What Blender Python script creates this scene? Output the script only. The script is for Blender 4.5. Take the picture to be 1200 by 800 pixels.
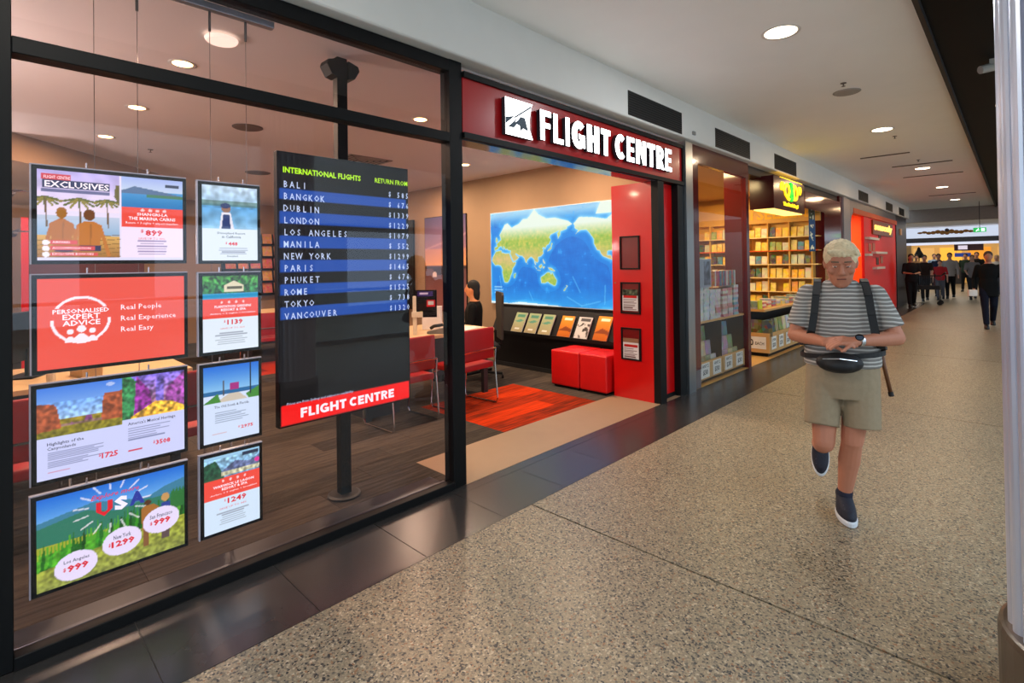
import bpy, bmesh, math, random
import numpy as np
from mathutils import Vector, Matrix, Euler, noise
random.seed(7)
for o in list(bpy.data.objects): bpy.data.objects.remove(o)
SC = bpy.context.scene
C = SC.collection
PI = math.pi

# ------------------------------------------------------------------ camera
def rot_cam(yaw, pitch, roll):
    fw = Vector((-math.sin(yaw)*math.cos(pitch), math.cos(yaw)*math.cos(pitch), math.sin(pitch)))
    r = fw.cross(Vector((0, 0, 1))).normalized(); u = r.cross(fw)
    r2 = math.cos(roll)*r + math.sin(roll)*u; u2 = -math.sin(roll)*r + math.cos(roll)*u
    return Matrix((r2, u2, -fw)).transposed()
cd = bpy.data.cameras.new('camera'); cam = bpy.data.objects.new('camera', cd); C.objects.link(cam)
cam.matrix_world = Matrix.Translation((0, 0, 1.5)) @ rot_cam(.7691, .0100, -.0137).to_4x4()
cd.sensor_width = 36; cd.lens = 609.89/1200*36; cd.shift_y = -96/1200; cd.clip_start = .05; cd.clip_end = 200
SC.camera = cam

# ------------------------------------------------------------------ world, exposure, big lights
w = bpy.data.worlds.new('world'); SC.world = w; w.use_nodes = True
w.node_tree.nodes['Background'].inputs[0].default_value = (.50, .67, .82, 1)
w.node_tree.nodes['Background'].inputs[1].default_value = 2.0
SC.view_settings.view_transform = 'Standard'; SC.view_settings.look = 'None'
SC.view_settings.exposure = 0; SC.view_settings.gamma = 1; SC.view_settings.use_curve_mapping = False

def area(name, loc, size, power, color=(1, .8, .6), rot=(0, 0, 0), shape='DISK', size_y=None, spread=None):
    l = bpy.data.lights.new(name, 'AREA'); l.shape = shape; l.size = size
    if size_y: l.size_y = size_y
    l.energy = power; l.color = color
    if spread: l.spread = spread
    o = bpy.data.objects.new(name, l); C.objects.link(o); o.location = loc; o.rotation_euler = rot
    return o
ATRIUM = 1500
MALL_W = 22
SHOP_W = 35
# daylight falling through the atrium roof to the right of the walkway
area('atrium_daylight', (6.0, 3.0, 7.0), 7, ATRIUM, (.70, .85, 1.0), (0, math.radians(14), 0), 'RECTANGLE', 14)

# unseen fill lights added by the near side wall to brighten the shop ceiling
for ux in (-4.4, -7.4, -10.4): area('hidden_ceiling_fill', (ux, -1.15, 1.9), .5, 46, (1, .90, .86), (math.radians(158), 0, 0))
# ------------------------------------------------------------------ materials
MATS = {}
def lin(c):
    return tuple((x/12.92 if x <= .04045 else ((x+.055)/1.055)**2.4) for x in c)
def mat(name, col, rough=.5, metal=0, var=.12, scale=12, bump=0, spec=.5, coat=0, stretch=None, emit=0, objvar=0, srgb=True):
    if name in MATS: return MATS[name]
    m = bpy.data.materials.new(name); m.use_nodes = True; nt = m.node_tree; N = nt.nodes; L = nt.links
    b = N['Principled BSDF']; c = lin(col) if srgb else col
    tc = N.new('ShaderNodeTexCoord'); nz = N.new('ShaderNodeTexNoise'); nz.inputs['Scale'].default_value = scale; nz.inputs['Detail'].default_value = 4
    src = tc.outputs['Object']
    if stretch:
        mp = N.new('ShaderNodeMapping'); mp.inputs['Scale'].default_value = stretch; L.new(src, mp.inputs[0]); src = mp.outputs[0]
    L.new(src, nz.inputs['Vector'])
    mx = N.new('ShaderNodeMix'); mx.data_type = 'RGBA'
    mx.inputs[6].default_value = tuple(x*(1-var) for x in c)+(1,); mx.inputs[7].default_value = tuple(min(1, x*(1+var)) for x in c)+(1,)
    L.new(nz.outputs['Fac'], mx.inputs[0]); out = mx.outputs[2]
    if objvar:
        oi = N.new('ShaderNodeObjectInfo'); hs = N.new('ShaderNodeHueSaturation'); mr = N.new('ShaderNodeMapRange')
        mr.inputs[3].default_value = 1-objvar; mr.inputs[4].default_value = 1+objvar
        L.new(oi.outputs['Random'], mr.inputs[0]); L.new(mr.outputs[0], hs.inputs['Value']); L.new(out, hs.inputs['Color']); out = hs.outputs[0]
    L.new(out, b.inputs['Base Color'])
    b.inputs['Roughness'].default_value = rough; b.inputs['Metallic'].default_value = metal
    b.inputs['Specular IOR Level'].default_value = spec; b.inputs['Coat Weight'].default_value = coat; b.inputs['Coat Roughness'].default_value = .08
    if emit:
        L.new(out, b.inputs['Emission Color']); b.inputs['Emission Strength'].default_value = emit
    if bump:
        bp = N.new('ShaderNodeBump'); bp.inputs['Strength'].default_value = bump; bp.inputs['Distance'].default_value = .01
        L.new(nz.outputs['Fac'], bp.inputs['Height']); L.new(bp.outputs[0], b.inputs['Normal'])
    MATS[name] = m; return m
def emis(name, col, strength):
    if name in MATS: return MATS[name]
    m = bpy.data.materials.new(name); m.use_nodes = True; nt = m.node_tree; b = nt.nodes['Principled BSDF']
    b.inputs['Base Color'].default_value = (*[x*.5 for x in lin(col)], 1); b.inputs['Roughness'].default_value = .4
    b.inputs['Emission Color'].default_value = (*lin(col), 1); b.inputs['Emission Strength'].default_value = strength
    MATS[name] = m; return m
def attr_mat(name, strength, rough=.25, base=.0):
    if name in MATS: return MATS[name]
    m = bpy.data.materials.new(name); m.use_nodes = True; nt = m.node_tree; b = nt.nodes['Principled BSDF']
    a = nt.nodes.new('ShaderNodeVertexColor'); a.layer_name = 'print'
    if base:
        nt.links.new(a.outputs[0], b.inputs['Base Color'])
    else: b.inputs['Base Color'].default_value = (.01, .01, .01, 1)
    if strength:
        nt.links.new(a.outputs[0], b.inputs['Emission Color']); b.inputs['Emission Strength'].default_value = strength
    b.inputs['Roughness'].default_value = rough; b.inputs['Specular IOR Level'].default_value = .25
    MATS[name] = m; return m
def glass_mat(name, tint=(.93, .90, .90), ior=1.45, boost=1.0):
    if name in MATS: return MATS[name]
    m = bpy.data.materials.new(name); m.use_nodes = True; nt = m.node_tree; N = nt.nodes; L = nt.links
    N.remove(N['Principled BSDF']); out = N['Material Output']
    tr = N.new('ShaderNodeBsdfTransparent'); tr.inputs[0].default_value = (*tint, 1)
    gl = N.new('ShaderNodeBsdfGlossy'); gl.inputs['Roughness'].default_value = .0; gl.inputs[0].default_value = (.95, .97, 1, 1)
    fr = N.new('ShaderNodeFresnel'); fr.inputs[0].default_value = ior
    mt = N.new('ShaderNodeMath'); mt.operation = 'MULTIPLY'; mt.inputs[1].default_value = boost
    mx = N.new('ShaderNodeMixShader'); 
    gb = N.new('ShaderNodeNewGeometry'); sb = N.new('ShaderNodeMath'); sb.operation = 'SUBTRACT'; sb.inputs[0].default_value = 1; L.new(gb.outputs['Backfacing'], sb.inputs[1])
    m2 = N.new('ShaderNodeMath'); m2.operation = 'MULTIPLY'; L.new(fr.outputs[0], mt.inputs[0]); L.new(mt.outputs[0], m2.inputs[0]); L.new(sb.outputs[0], m2.inputs[1]); L.new(m2.outputs[0], mx.inputs[0]); L.new(tr.outputs[0], mx.inputs[1]); L.new(gl.outputs[0], mx.inputs[2]); L.new(mx.outputs[0], out.inputs[0])
    MATS[name] = m; return m
def palette_mat(name, cols, rough=.4, emit=0, scale=None):
    """colour picked per object from a palette"""
    if name in MATS: return MATS[name]
    m = bpy.data.materials.new(name); m.use_nodes = True; nt = m.node_tree; N = nt.nodes; L = nt.links; b = N['Principled BSDF']
    oi = N.new('ShaderNodeObjectInfo'); cr = N.new('ShaderNodeValToRGB'); cr.color_ramp.interpolation = 'CONSTANT'
    e = cr.color_ramp.elements
    while len(e) < len(cols): e.new(1)
    for i, c in enumerate(cols): e[i].position = i/len(cols); e[i].color = (*lin(c), 1)
    L.new(oi.outputs['Random'], cr.inputs[0])
    tc = N.new('ShaderNodeTexCoord'); nz = N.new('ShaderNodeTexVoronoi'); nz.inputs['Scale'].default_value = scale or 22
    ad = N.new('ShaderNodeVectorMath'); L.new(tc.outputs['Object'], ad.inputs[0]); L.new(oi.outputs['Location'], ad.inputs[1]); L.new(ad.outputs[0], nz.inputs['Vector'])
    mx = N.new('ShaderNodeMix'); mx.data_type = 'RGBA'; mx.inputs[0].default_value = .18
    L.new(cr.outputs[0], mx.inputs[6]); L.new(nz.outputs['Color'], mx.inputs[7]); L.new(mx.outputs[2], b.inputs['Base Color'])
    b.inputs['Roughness'].default_value = rough
    MATS[name] = m; return m

# ------------------------------------------------------------------ mesh helpers
ORD = ['first', 'second', 'third', 'fourth', 'fifth', 'sixth', 'seventh', 'eighth', 'ninth', 'tenth', 'eleventh', 'twelfth', 'thirteenth', 'fourteenth', 'fifteenth', 'sixteenth', 'seventeenth', 'eighteenth', 'nineteenth', 'twentieth']
class MB:
    def __init__(s): s.v = []; s.f = []
    def add(s, v, f):
        n = len(s.v); s.v += [tuple(p) for p in v]; s.f += [tuple(i+n for i in q) for q in f]; return s
    def box(s, x0, x1, y0, y1, z0, z1, M=None):
        v = [(x, y, z) for z in (z0, z1) for y in (y0, y1) for x in (x0, x1)]
        if M is not None: v = [tuple(M @ Vector(p)) for p in v]
        return s.add(v, [(0, 2, 3, 1), (4, 5, 7, 6), (0, 1, 5, 4), (2, 6, 7, 3), (0, 4, 6, 2), (1, 3, 7, 5)])
    def tube(s, p0, p1, r0, r1=None, n=12, cap=True):
        r1 = r0 if r1 is None else r1; p0 = Vector(p0); p1 = Vector(p1); d = (p1-p0).normalized()
        a = d.orthogonal().normalized(); b = d.cross(a); v = []
        for p, r in ((p0, r0), (p1, r1)):
            v += [tuple(p + (a*math.cos(t)+b*math.sin(t))*r) for t in (2*PI*i/n for i in range(n))]
        f = [(i, (i+1) % n, n+(i+1) % n, n+i) for i in range(n)]
        if cap: f += [tuple(range(n-1, -1, -1)), tuple(range(n, 2*n))]
        return s.add(v, f)
    def path(s, pts, r, n=8):
        pts = [Vector(p) for p in pts]; rings = []
        for i, p in enumerate(pts):
            d = (pts[min(i+1, len(pts)-1)]-pts[max(i-1, 0)]).normalized()
            if i == 0: a = d.orthogonal().normalized()
            a = (a - d*a.dot(d)).normalized(); b = d.cross(a); rr = r[i] if isinstance(r, (list, tuple)) else r
            rings.append([tuple(p+(a*math.cos(t)+b*math.sin(t))*rr) for t in (2*PI*k/n for k in range(n))])
        v = [q for R in rings for q in R]; f = []
        for i in range(len(pts)-1):
            f += [(i*n+k, i*n+(k+1) % n, (i+1)*n+(k+1) % n, (i+1)*n+k) for k in range(n)]
        f += [tuple(range(n-1, -1, -1)), tuple((len(pts)-1)*n+k for k in range(n))]
        return s.add(v, f)
    def lathe(s, prof, n=24, c=(0, 0, 0)):
        v = []; m = len(prof)
        for i in range(n):
            t = 2*PI*i/n; v += [(c[0]+r*math.cos(t), c[1]+r*math.sin(t), c[2]+z) for r, z in prof]
        f = [(i*m+k, ((i+1) % n)*m+k, ((i+1) % n)*m+k+1, i*m+k+1) for i in range(n) for k in range(m-1)]
        return s.add(v, f)
    def loft(s, rings, n=20, M=None):
        """rings: (cx,cy,cz,rx,ry) horizontal ellipses bottom to top, closed"""
        v = []
        for cx, cy, cz, rx, ry in rings: v += [(cx+rx*math.cos(t), cy+ry*math.sin(t), cz) for t in (2*PI*i/n for i in range(n))]
        if M is not None: v = [tuple(M @ Vector(p)) for p in v]
        f = [(i*n+k, i*n+(k+1) % n, (i+1)*n+(k+1) % n, (i+1)*n+k) for i in range(len(rings)-1) for k in range(n)]
        f += [tuple(range(n-1, -1, -1)), tuple((len(rings)-1)*n+k for k in range(n))]
        return s.add(v, f)
    def ball(s, c, r, n=12, M=None):
        r = (r, r, r) if not isinstance(r, (tuple, list)) else r; m = max(6, n//2); rg = []
        for i in range(1, m):
            t = -PI/2 + PI*i/m; rg.append((c[0], c[1], c[2]+r[2]*math.sin(t), r[0]*math.cos(t), r[1]*math.cos(t)))
        e = .999; rg = [(c[0], c[1], c[2]-r[2]*e, r[0]*.05, r[1]*.05)]+rg+[(c[0], c[1], c[2]+r[2]*e, r[0]*.05, r[1]*.05)]
        return s.loft(rg, n, M)
    def cap(s, p0, p1, r0, r1, n=14):
        s.tube(p0, p1, r0, r1, n); s.ball(p0, r0*1.0, n); s.ball(p1, r1*1.0, n); return s
    def prism(s, poly, z0, z1, M=None):
        n = len(poly); v = [(x, y, z0) for x, y in poly]+[(x, y, z1) for x, y in poly]
        if M is not None: v = [tuple(M @ Vector(p)) for p in v]
        f = [tuple(range(n-1, -1, -1)), tuple(range(n, 2*n))]+[(i, (i+1) % n, n+(i+1) % n, n+i) for i in range(n)]
        return s.add(v, f)
    def mesh(s, name):
        me = bpy.data.meshes.new(name); me.from_pydata(s.v, [], s.f); me.update(); return me
def obj(name, mb, m, parent=None, smooth=False, bevel=0, kind=None, label=None, seg=2):
    me = mb.mesh(name) if isinstance(mb, MB) else mb
    if bevel:
        bm = bmesh.new(); bm.from_mesh(me); bmesh.ops.bevel(bm, geom=bm.edges[:], offset=bevel, segments=seg, affect='EDGES', profile=.7); bm.to_mesh(me); bm.free()
    if smooth: me.polygons.foreach_set('use_smooth', [True]*len(me.polygons))
    o = bpy.data.objects.new(name, me); C.objects.link(o)
    if not me.materials: me.materials.append(m)
    if parent:
        o.parent = parent
    if kind: o['kind'] = kind
    if label: o['label'] = label
    return o
def tag(o, label, cat, group=None, kind=None):
    o['label'] = label; o['category'] = cat
    if group: o['group'] = group
    if kind: o['kind'] = kind
    return o
def thing(name, label, cat, loc=(0, 0, 0), rz=0, group=None):
    o = bpy.data.objects.new(name, None); C.objects.link(o); o.location = loc; o.rotation_euler = (0, 0, rz); o.empty_display_size = .1
    return tag(o, label, cat, group)
def struct(name, mb, m, label=None, **k):
    return obj(name, mb, m, kind='structure', label=label, **k)
def dup(root, loc, rz=None, label=None, group=None, mats=None):
    r = root.copy(); C.objects.link(r); r.location = loc
    if rz is not None: r.rotation_euler = (0, 0, rz)
    if label: r['label'] = label
    if group: r['group'] = group
    for ch in list(root.children):
        c = ch.copy(); C.objects.link(c); c.parent = r
        for g in list(ch.children):
            d = g.copy(); C.objects.link(d); d.parent = c
    return r
def remesh(mb, voxel, smooth_it=2, name='tmp'):
    me = mb.mesh(name); o = bpy.data.objects.new(name, me); C.objects.link(o)
    md = o.modifiers.new('r', 'REMESH'); md.mode = 'VOXEL'; md.voxel_size = voxel
    if smooth_it: s = o.modifiers.new('s', 'SMOOTH'); s.factor = .5; s.iterations = smooth_it
    dg = bpy.context.evaluated_depsgraph_get(); r = bpy.data.meshes.new_from_object(o.evaluated_get(dg))
    bpy.data.objects.remove(o); r.polygons.foreach_set('use_smooth', [True]*len(r.polygons)); return r

# text: flat outline of a string fitted to a box in a local plane
MX = Matrix(((0, 0, 1, 0), (1, 0, 0, 0), (0, 1, 0, 0), (0, 0, 0, 1)))      # faces +x : text x -> world y
MY = Matrix(((1, 0, 0, 0), (0, 0, -1, 0), (0, 1, 0, 0), (0, 0, 0, 1)))     # faces -y : text x -> world x
_tc = {}
def text_raw(s, offset=0, ext=0, shear=0, res=2):
    k = (s, offset, ext, shear, res)
    if k in _tc: return _tc[k]
    cu = bpy.data.curves.new('t', 'FONT'); cu.body = s; cu.resolution_u = res; cu.offset = offset; cu.extrude = ext; cu.shear = shear
    o = bpy.data.objects.new('t', cu); me = o.to_mesh()
    v = [tuple(q.co) for q in me.vertices]; f = [tuple(p.vertices) for p in me.polygons]
    o.to_mesh_clear(); bpy.data.objects.remove(o); bpy.data.curves.remove(cu)
    _tc[k] = (v, f); return v, f
def text(mb, s, x0, x1, y0, y1, M, org, offset=0, ext=0, shear=0, res=2, align=None, z=0):
    cond = None
    if isinstance(align, float): cond = align; align = None
    v, f = text_raw(s, offset, ext, shear, res)
    if not v: return
    a0 = min(p[0] for p in v); a1 = max(p[0] for p in v); b0 = min(p[1] for p in v); b1 = max(p[1] for p in v)
    sy = (y1-y0)/(b1-b0)
    if x1 is None: sx = sy
    elif x0 is None: sx = sy
    else: sx = (x1-x0)/(a1-a0)
    xx = x0 if x0 is not None else x1-(a1-a0)*sx
    if align == 'c': sx = sy; xx = (x0+x1)/2-(a1-a0)*sx/2
    if cond: sx = sy*cond; xx = (x0+x1)/2-(a1-a0)*sx/2
    T = Matrix.Translation(org) @ M
    mb.add([tuple(T @ Vector((xx+(p[0]-a0)*sx, y0+(p[1]-b0)*sy, z+p[2]))) for p in v], f)

# pictures: numpy raster put on a vertex grid as a colour attribute
class Pic:
    def __init__(s, w, h, bg=(1, 1, 1)):
        s.w = w; s.h = h; s.a = np.zeros((h, w, 3)); s.a[:] = bg
        s.X, s.Y = np.meshgrid((np.arange(w)+.5)/w, (np.arange(h)+.5)/h)
    def put(s, m, c, al=1):
        m = (m*al)[..., None] if m.dtype != bool else (m.astype(float)*al)[..., None]; s.a = s.a*(1-m)+np.array(c)*m
    def rect(s, x0, y0, x1, y1, c, al=1): s.put((s.X >= x0) & (s.X < x1) & (s.Y >= y0) & (s.Y < y1), c, al)
    def grad(s, x0, y0, x1, y1, c0, c1):
        m = ((s.X >= x0) & (s.X < x1) & (s.Y >= y0) & (s.Y < y1)); t = np.clip((s.Y-y0)/(y1-y0), 0, 1)[..., None]
        s.a = np.where(m[..., None], np.array(c0)*(1-t)+np.array(c1)*t, s.a)
    def ell(s, cx, cy, rx, ry, c, al=1): s.put(((s.X-cx)/rx)**2+((s.Y-cy)/ry)**2 < 1, c, al)
    def poly_mask(s, pts):
        m = np.zeros(s.X.shape, bool); n = len(pts)
        for i in range(n):
            x1, y1 = pts[i]; x2, y2 = pts[(i+1) % n]
            if y1 == y2: continue
            m ^= ((s.Y > min(y1, y2)) & (s.Y <= max(y1, y2)) & (s.X < (s.Y-y1)*(x2-x1)/(y2-y1)+x1))
        return m
    def poly(s, pts, c, al=1): s.put(s.poly_mask(pts), c, al)
    def line(s, x0, y0, x1, y1, t, c, al=1, asp=None):
        asp = asp or s.w/s.h; px = s.X*asp; py = s.Y; ax, ay, bx, by = x0*asp, y0, x1*asp, y1
        L2 = (bx-ax)**2+(by-ay)**2+1e-9; u = np.clip(((px-ax)*(bx-ax)+(py-ay)*(by-ay))/L2, 0, 1)
        s.put((px-ax-u*(bx-ax))**2+(py-ay-u*(by-ay))**2 < (t/2)**2, c, al)
    def speck(s, x0, y0, x1, y1, amt, seed=0, block=1, col=None):
        rg = np.random.RandomState(seed); nz = rg.rand(s.h, s.w)
        if block > 1:
            r = max(1, block//2)
            for _ in range(2):
                for ax in (0, 1): nz = sum(np.roll(nz, k, ax) for k in range(-r, r+1))/(2*r+1)
            nz = np.clip((nz-nz.mean())/(nz.std()*4)+.5, 0, 1)
        m = ((s.X >= x0) & (s.X < x1) & (s.Y >= y0) & (s.Y < y1))
        if col is None: s.a = np.where(m[..., None], np.clip(s.a*(1+(nz[..., None]-.5)*2*amt), 0, 1), s.a)
        else: s.put(m & (nz < amt), col)
    def lines(s, x0, x1, y0, y1, n, c=(.45, .5, .6), al=.6, seed=1, center=False):
        rg = np.random.RandomState(seed)
        for i in range(n):
            y = y0+(y1-y0)*(i+.5)/n; l = (x1-x0)*rg.uniform(.6, 1); th = (y1-y0)/n*.22
            a = (x0+x1-l)/2 if center else x0
            s.rect(a, y-th, a+l, y+th, c, al)
def grid(name, pic, org, W, H, M, m, parent=None, label=None):
    """org = top-left corner in world; picture spans W x H in the plane of M"""
    w_, h_ = pic.w, pic.h
    # cells: one quad per pixel would double cost; one vertex per pixel interpolates
    xs = np.linspace(0, W, w_); ys = np.linspace(0, -H, h_)
    gx, gy = np.meshgrid(xs, ys); n = w_*h_
    loc = np.zeros((n, 3)); loc[:, 0] = gx.ravel(); loc[:, 1] = gy.ravel()
    R = np.array([[M[i][j] for j in range(3)] for i in range(3)])
    co = loc @ R.T + np.array(org)
    idx = np.arange(n).reshape(h_, w_)
    a, b, c, d = idx[1:, :-1].ravel(), idx[1:, 1:].ravel(), idx[:-1, 1:].ravel(), idx[:-1, :-1].ravel()
    q = np.stack([a, b, c, d], 1); me = bpy.data.meshes.new(name)
    me.vertices.add(n); me.vertices.foreach_set('co', co.ravel()); nq = len(q)
    me.loops.add(nq*4); me.loops.foreach_set('vertex_index', q.ravel().astype(np.int32))
    me.polygons.add(nq); me.polygons.foreach_set('loop_start', (np.arange(nq)*4).astype(np.int32)); me.update(calc_edges=True)
    ca = me.color_attributes.new('print', 'FLOAT_COLOR', 'POINT')
    p = np.clip(pic.a, 0, 1); p = np.where(p <= .04045, p/12.92, ((p+.055)/1.055)**2.4)
    ca.data.foreach_set('color', np.concatenate([p.reshape(-1, 3), np.ones((n, 1))], 1).ravel())
    return obj(name, me, m, parent, label=label)
# ================================================================== SETTING
GX = -2.73
blackmetal = mat('black_frame_metal', (.045, .045, .05), .5, 0, .1, 30, 0, .22)
offwhite = mat('off_white_plaster', (.87, .86, .84), .75, 0, .03, 6, .02)
mallceil = mat('mall_ceiling_paint', (.95, .95, .94), .7, 0, .03, 3, .01)
shopceil = mat('shop_ceiling_paint', (.88, .85, .84), .8, 0, .03, 3)
tanwall = mat('tan_wall_paint', (.62, .50, .38), .8, 0, .05, 4)
redpaint = mat('glossy_red_panel', (.80, .03, .04), .28, 0, .05, 5, 0, .5, .3)
redsign = mat('red_sign_panel', (.66, .05, .07), .3, 0, .08, 3, 0, .5, .2)
redfabric = mat('red_vinyl', (.83, .05, .05), .42, 0, .08, 20, .05)
chrome = mat('chrome', (.85, .86, .88), .12, 1, .03, 10)
steel = mat('brushed_steel', (.70, .71, .72), .3, 1, .12, 40, 0, .5, 0, (1, 1, .05))
white_e = emis('white_letter_light', (1, 1, 1), 5.0)
maroon = mat('polished_maroon_stone', (.36, .09, .08), .12, 0, .35, 60, 0, .5, .4)

# terrazzo
def terrazzo():
    m = bpy.data.materials.new('terrazzo'); m.use_nodes = True; nt = m.node_tree; N = nt.nodes; L = nt.links; b = N['Principled BSDF']
    geo = N.new('ShaderNodeNewGeometry')
    v = N.new('ShaderNodeTexVoronoi'); v.inputs['Scale'].default_value = 125; L.new(geo.outputs['Position'], v.inputs['Vector'])
    wn = N.new('ShaderNodeSeparateColor'); L.new(v.outputs['Color'], wn.inputs[0])
    cr = N.new('ShaderNodeValToRGB'); cr.color_ramp.interpolation = 'CONSTANT'; e = cr.color_ramp.elements
    cols = [(0, (.20, .20, .20)), (.10, (.38, .36, .32)), (.20, (.56, .51, .42)), (.5, (.61, .55, .45)), (.74, (.52, .47, .39)), (.88, (.72, .66, .56)), (.96, (.55, .40, .28))]
    while len(e) < len(cols): e.new(1)
    for i, (p, c) in enumerate(cols): e[i].position = p; e[i].color = (*lin(c), 1)
    L.new(wn.outputs[0], cr.inputs[0])
    v2 = N.new('ShaderNodeTexVoronoi'); v2.inputs['Scale'].default_value = 260; L.new(geo.outputs['Position'], v2.inputs['Vector'])
    s2 = N.new('ShaderNodeSeparateColor'); L.new(v2.outputs['Color'], s2.inputs[0])
    mr = N.new('ShaderNodeMapRange'); mr.inputs[3].default_value = .74; mr.inputs[4].default_value = 1.18; L.new(s2.outputs[1], mr.inputs[0])
    nz = N.new('ShaderNodeTexNoise'); nz.inputs['Scale'].default_value = .8; nz.inputs['Detail'].default_value = 3; L.new(geo.outputs['Position'], nz.inputs['Vector'])
    mr2 = N.new('ShaderNodeMapRange'); mr2.inputs[3].default_value = .82; mr2.inputs[4].default_value = 1.1; L.new(nz.outputs['Fac'], mr2.inputs[0])
    mu = N.new('ShaderNodeMath'); mu.operation = 'MULTIPLY'; L.new(mr.outputs[0], mu.inputs[0]); L.new(mr2.outputs[0], mu.inputs[1])
    mx = N.new('ShaderNodeVectorMath'); mx.operation = 'SCALE'; L.new(cr.outputs[0], mx.inputs[0]); L.new(mu.outputs[0], mx.inputs['Scale'])
    L.new(mx.outputs[0], b.inputs['Base Color'])
    mr3 = N.new('ShaderNodeMapRange'); mr3.inputs[3].default_value = .34; mr3.inputs[4].default_value = .46; L.new(nz.outputs['Fac'], mr3.inputs[0]); L.new(mr3.outputs[0], b.inputs['Roughness'])
    return m
TERR = terrazzo()
jointm = mat('dark_joint', (.16, .13, .11), .7)
floor = struct('floor', MB().box(-14, 9.5, -4, 60, -.20, -.035), jointm, 'dark concrete bed under the terrazzo, tiles and carpet')
ys = [-4, -1.5, 2.42, 6.35, 10.28, 14.2, 18.1, 22.0, 26, 30, 34, 38, 46]
for a, b in zip(ys, ys[1:]):
    obj('slab', MB().box(-2.2, 9.5, a+.006, b-.006, -.035, 0), TERR, floor)
for x0, x1, a, b in ((-14, -2.2, 22.6, 46),): obj('slab', MB().box(x0, x1-.004, a, b, -.035, 0), TERR, floor)
tilem = mat('dark_slate_tile', (.205, .195, .19), .27, 0, .25, 5, .02, .6, 0, None, 0, .12)
grout = mat('tile_grout', (.30, .27, .24), .7)
obj('grout_bed', MB().box(-2.735, -2.2, -1.5, 22.5, -.035, -.0035), grout, floor)
T = .573; me_t = MB().box(0, .436, .002, T-.002, -.03, 0).mesh('tile'); me_t.materials.append(tilem)
me_n = MB().box(0, .084, .002, T-.002, -.03, 0).mesh('tile'); me_n.materials.append(tilem)
for i in range(-3, 39):
    y = .472+i*T
    for me, x in ((me_t, -2.640), (me_n, -2.727)):
        o = bpy.data.objects.new('tile', me); C.objects.link(o); o.location = (x, y, 0); o.parent = floor
# shop carpet planks
def carpet(name, c0, c1):
    m = bpy.data.materials.new(name); m.use_nodes = True; nt = m.node_tree; N = nt.nodes; L = nt.links; b = N['Principled BSDF']
    geo = N.new('ShaderNodeNewGeometry'); mp = N.new('ShaderNodeMapping'); mp.inputs['Scale'].default_value = (38, 3.0, 1); L.new(geo.outputs['Position'], mp.inputs[0])
    nz = N.new('ShaderNodeTexNoise'); nz.inputs['Scale'].default_value = 1; nz.inputs['Detail'].default_value = 5; L.new(mp.outputs[0], nz.inputs['Vector'])
    oi = N.new('ShaderNodeObjectInfo'); ad = N.new('ShaderNodeMath'); ad.operation = 'MULTIPLY_ADD'; ad.inputs[1].default_value = .38; L.new(oi.outputs['Random'], ad.inputs[0])
    sb = N.new('ShaderNodeMath'); sb.operation = 'SUBTRACT'; sb.inputs[1].default_value = .19; L.new(nz.outputs['Fac'], sb.inputs[0]); L.new(sb.outputs[0], ad.inputs[2])
    cr = N.new('ShaderNodeValToRGB'); e = cr.color_ramp.elements; e[0].position = .25; e[0].color = (*lin(c0), 1); e[1].position = .75; e[1].color = (*lin(c1), 1)
    L.new(ad.outputs[0], cr.inputs[0]); L.new(cr.outputs[0], b.inputs['Base Color']); b.inputs['Roughness'].default_value = .95; b.inputs['Specular IOR Level'].default_value = .1
    bp = N.new('ShaderNodeBump'); bp.inputs['Strength'].default_value = .5; bp.inputs['Distance'].default_value = .004; L.new(nz.outputs['Fac'], bp.inputs['Height']); L.new(bp.outputs[0], b.inputs['Normal'])
    return m
CARP = carpet('charcoal_carpet', (.20, .18, .16), (.35, .31, .27)); ORNG = carpet('orange_carpet', (.42, .14, .06), (.86, .24, .05))
beige = mat('beige_threshold_vinyl', (.60, .49, .38), .5, 0, .06, 8, .02)
obj('threshold', MB().box(-3.315, -2.731, 2.345, 5.66, -.035, .001), beige, floor, label='beige vinyl threshold strip at the shop entrance')
obj('carpet_base', MB().box(-14, -3.32, -1.5, 7.2, -.035, -.012), mat('carpet_base', (.30, .26, .22), .95), floor)
W_ = .2525; me_c = MB().box(0, W_-.0015, .001, .999, -.03, 0).mesh('carpet_plank')
me_o = me_c.copy(); me_c.materials.append(CARP); me_o.materials.append(ORNG)
def plank(x, a, b, org):
    if abs(b-a-.998) < .003: me = me_o if org else me_c
    else:
        me = MB().box(0, W_-.0015, 0, b-a, -.03, 0).mesh('carpet_plank'); me.materials.append(ORNG if org else CARP)
    o = bpy.data.objects.new('carpet_plank', me); C.objects.link(o); o.location = (x, a-(.001 if me in (me_o, me_c) else 0), 0); o.parent = floor
for i in range(36):
    x = -3.3175-W_*(i+1); off = (i % 3)/3
    z0, z1 = (3.30, 4.72) if i < 5 else ((2.7, 4.3) if 17 <= i < 21 else (99, 99))
    cuts = [y for y in [-1.02+j+off for j in range(-1, 8)] if y < 6.0]; cuts = [c for c in cuts if abs(c-z0) > .12 and abs(c-z1) > .12]
    cuts = sorted(cuts+([z0, z1] if z0 < 90 else [])+[7.0])
    for p_, q_ in zip(cuts, cuts[1:]): plank(x, p_+.001, q_-.001, z0-.01 < p_ < z1-.01)
for a, b in ((-1.5, -.42), (-.418, .58), (.582, 1.58), (1.582, 2.343)):
    for x0, x1 in ((-3.316, -3.03), (-3.028, -2.80)):
        obj('carpet_plank', MB().box(x0, x1, a, b, -.03, 0), CARP, floor)

# shop floor of the bookshop and the far shops
ytile = mat('yellow_lit_vinyl', (.80, .62, .36), .35, 0, .06, 4)
obj('bookshop_floor', MB().box(-9, -2.737, 5.9, 22.5, -.03, .001), ytile, floor)

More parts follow.
